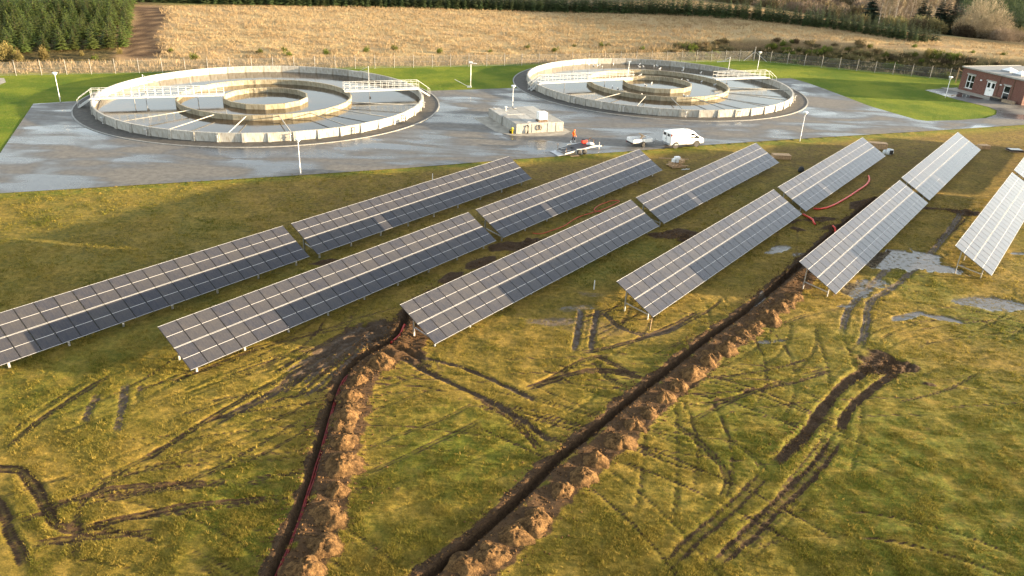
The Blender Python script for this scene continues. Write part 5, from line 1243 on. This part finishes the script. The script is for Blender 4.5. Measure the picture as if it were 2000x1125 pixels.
for bg, rg2 in [(16.44 + .555 * i, 246 + ((i * 5) % 7) * 9) for i in range(27)] + [(25.60 + .445 * i, 222 + (i % 5) * 4) for i in range(14)] + [(13.79 + .74 * i, 300 + ((i * 6) % 9) * 8) for i in range(15)]:
    d_ = bearing(bg); bush((d_[0] * rg2, d_[1] * rg2), gb.uniform(.8, 1.4), BUSH[gb.randrange(5)], 'leafless scrub bush in the valley behind the dry field', 'scrub bushes in the valley')
ww_ = []
for i in range(260):
    bg = gb.uniform(13.1, 28.0); rg2 = gb.uniform(262, 460); d_ = bearing(bg); ww_.append(((d_[0] * rg2, d_[1] * rg2), gb.uniform(.9, 1.9)))
for nm_, it_, mt_ in (('brushwood', ww_[::2], M['twig_olive']), ('brown_brushwood', ww_[1::2], M['twig'])): joined(nm_, it_, [brush_mesh(180 + i, 3.4, 3.2, 3.6, 900, mt_, .2, .028) for i in range(2)], mt_, -.2)
# far spruce wood on the hillside
ff = []
for i in range(900):
    bg = gb.uniform(27.6, 32.5); rg2 = gb.uniform(330, 470); d_ = bearing(bg); ff.append(((d_[0] * rg2, d_[1] * rg2), gb.uniform(1.6, 2.3)))
joined('distant_spruce_wood', ff, [conifer_mesh(130 + i, 4.0, 1.1, 7, 6, M['needles_blue']) for i in range(2)], M['needles_blue'])

# --- shrubs on the rough strip behind the fence and on the bank
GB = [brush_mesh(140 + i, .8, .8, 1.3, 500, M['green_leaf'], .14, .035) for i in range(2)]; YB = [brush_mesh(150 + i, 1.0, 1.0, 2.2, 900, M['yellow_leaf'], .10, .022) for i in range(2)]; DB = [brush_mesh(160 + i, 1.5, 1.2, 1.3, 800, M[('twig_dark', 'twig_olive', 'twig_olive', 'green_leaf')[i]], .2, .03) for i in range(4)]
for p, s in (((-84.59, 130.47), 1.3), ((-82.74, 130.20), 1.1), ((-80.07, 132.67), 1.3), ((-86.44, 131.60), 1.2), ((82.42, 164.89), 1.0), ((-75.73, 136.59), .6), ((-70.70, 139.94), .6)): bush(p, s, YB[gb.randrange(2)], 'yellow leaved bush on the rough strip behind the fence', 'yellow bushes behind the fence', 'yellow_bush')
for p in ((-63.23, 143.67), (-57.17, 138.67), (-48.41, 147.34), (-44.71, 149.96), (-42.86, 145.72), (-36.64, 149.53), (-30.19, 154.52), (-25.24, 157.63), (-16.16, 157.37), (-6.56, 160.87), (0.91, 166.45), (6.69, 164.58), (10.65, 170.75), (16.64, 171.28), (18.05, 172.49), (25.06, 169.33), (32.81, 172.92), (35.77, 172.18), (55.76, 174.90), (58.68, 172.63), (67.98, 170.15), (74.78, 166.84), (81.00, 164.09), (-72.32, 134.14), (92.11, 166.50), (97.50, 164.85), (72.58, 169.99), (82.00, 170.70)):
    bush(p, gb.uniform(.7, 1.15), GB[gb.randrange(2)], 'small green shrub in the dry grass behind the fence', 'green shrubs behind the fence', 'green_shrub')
for i in range(130):
    s_ = gb.uniform(-14, 46); d_ = gb.uniform(2.2, 11.5); P3 = (FB.x + .94 * s_ + .34 * d_, FB.y - .34 * s_ + .94 * d_) if s_ > 0 else (FB.x + .93 * s_ - .366 * d_, FB.y + .366 * s_ + .93 * d_)
    if P3: bush(P3, gb.uniform(.55, 1.1), DB[gb.randrange(4)], 'dark bramble clump on the bank above the fence', 'bramble clumps on the bank', 'bramble')

# --- loose grass, all as stuff
def blades(name, px, py, pz, hgt, wid, n_per, mat, tint, seed, lean=.35):
    g = np.random.default_rng(seed); n = len(px); N_ = n * n_per
    x = np.repeat(px, n_per) + g.normal(0, 1, N_) * np.repeat(wid, n_per) * 1.6; y = np.repeat(py, n_per) + g.normal(0, 1, N_) * np.repeat(wid, n_per) * 1.6; z = np.repeat(pz, n_per)
    h = np.repeat(hgt, n_per) * g.uniform(.5, 1.15, N_); w_ = np.repeat(wid, n_per) * g.uniform(.6, 1.2, N_); a = g.uniform(0, 6.283, N_); lx = g.normal(0, lean, N_) * h; ly = g.normal(0, lean, N_) * h
    dx, dy = np.cos(a) * w_ * .5, np.sin(a) * w_ * .5
    P = np.empty((N_, 3, 3), np.float32); P[:, 0] = np.stack([x - dx, y - dy, z - .02], 1); P[:, 1] = np.stack([x + dx, y + dy, z - .02], 1); P[:, 2] = np.stack([x + lx, y + ly, z + h], 1)
    tn = np.repeat(np.clip(np.repeat(tint, n_per) + g.normal(0, .18, N_), 0, 1), 3)
    return struct(obj(name, tri_mesh(name, P.reshape(-1, 3), np.arange(N_ * 3).reshape(-1, 3), mat, tn)), 'stuff')
def bil(A, x, y):
    i = np.clip(np.searchsorted(gx, x), 1, len(gx) - 1); j = np.clip(np.searchsorted(gy, y), 1, len(gy) - 1); return A[j, i]
M['grass'] = foliage('meadow_grass', (.085, .105, .010), (.48, .35, .075), .3)
g = np.random.default_rng(99)
NT = 260000
yy = 22.5 / (1 - g.random(NT) * (1 - 22.5 / 80)); xx = g.uniform(-1, 1, NT) * (yy * .72 + 4) + 1.5
keep = (road_v(xx, yy) < -.3) & (g.random(NT) > np.clip(bil(SOIL, xx, yy) * 1.35 + bil(PUD, xx, yy) * 2, 0, 1))
xx, yy = xx[keep], yy[keep]
patch = fbm(xx, yy, 3.0, 81); lw = bil(lushA, xx, yy); dens = fbm(xx, yy, 1.2, 83)
kk = g.random(len(xx)) < sst(dens, .25, .6) * .9 + .1; xx, yy, patch, lw = xx[kk], yy[kk], patch[kk], lw[kk]
wd_ = .024 * np.clip(yy / 30, 1, 2.8); hh = (.05 + .09 * sst(fbm(xx, yy, .9, 87), .4, .75)) * (1 + .25 * lw)
blades('meadow_grass', xx, yy, bil(H, xx, yy), hh, wd_, 4, M['grass'], np.clip(.25 + .9 * (patch - .3) - .35 * lw, 0, 1), 5, .55)
ix = g.choice(len(xx), 7000, replace=False); tx_, ty_2 = xx[ix], yy[ix]; cl = fbm(tx_, ty_2, 2.5, 95) > .5; tx_, ty_2 = tx_[cl], ty_2[cl]
blades('tall_tufts', tx_, ty_2, bil(H, tx_, ty_2), g.uniform(.09, .19, len(tx_)), .03 * np.clip(ty_2 / 30, 1, 2.5), 8, M['grass'], g.uniform(.1, .9, len(tx_)), 8, .5)
# dry field and rough strip
M['straw'] = foliage('dry_straw', (.25, .175, .085), (.58, .455, .245), .25)
NT = 150000
xx = g.uniform(-110, 150, NT); yy = g.uniform(105, 262, NT); dd = fence_dist(xx, yy); okc = (dd > 1.0) & (dd < crest_dist(xx) + .5) & (np.abs(xx) < yy * .75 + 6)
okc &= ~((dd < 13) & (xx > 40) & (g.random(NT) < .6)); okc &= ~((xx < -62) & (dd > 9) & ((xx - PB_[0]) * -ex[1] * 0 + (xx - PB_[0]) < (yy - PB_[1]) * (ey[0] / ey[1]) + 1))
tj = np.clip(np.searchsorted(ty, yy), 1, len(ty) - 1); ti = np.clip(np.searchsorted(tx, xx), 1, len(tx) - 1); okc &= trk[tj, ti] < .35
xx, yy, dd, tj, ti = xx[okc], yy[okc], dd[okc], tj[okc], ti[okc]
kk = g.random(len(xx)) < .25 + .75 * sst(fbm(xx, yy, 2.2, 91), .35, .6); xx, yy, dd, tj, ti = xx[kk], yy[kk], dd[kk], tj[kk], ti[kk]
blades('dry_grass', xx, yy, TZ[tj, ti], np.where(dd < 9, .75, .5) * g.uniform(.6, 1.2, len(xx)), np.full(len(xx), .10), 4, M['straw'], .2 + .6 * fbm(xx, yy, 6, 93), 6, .35)
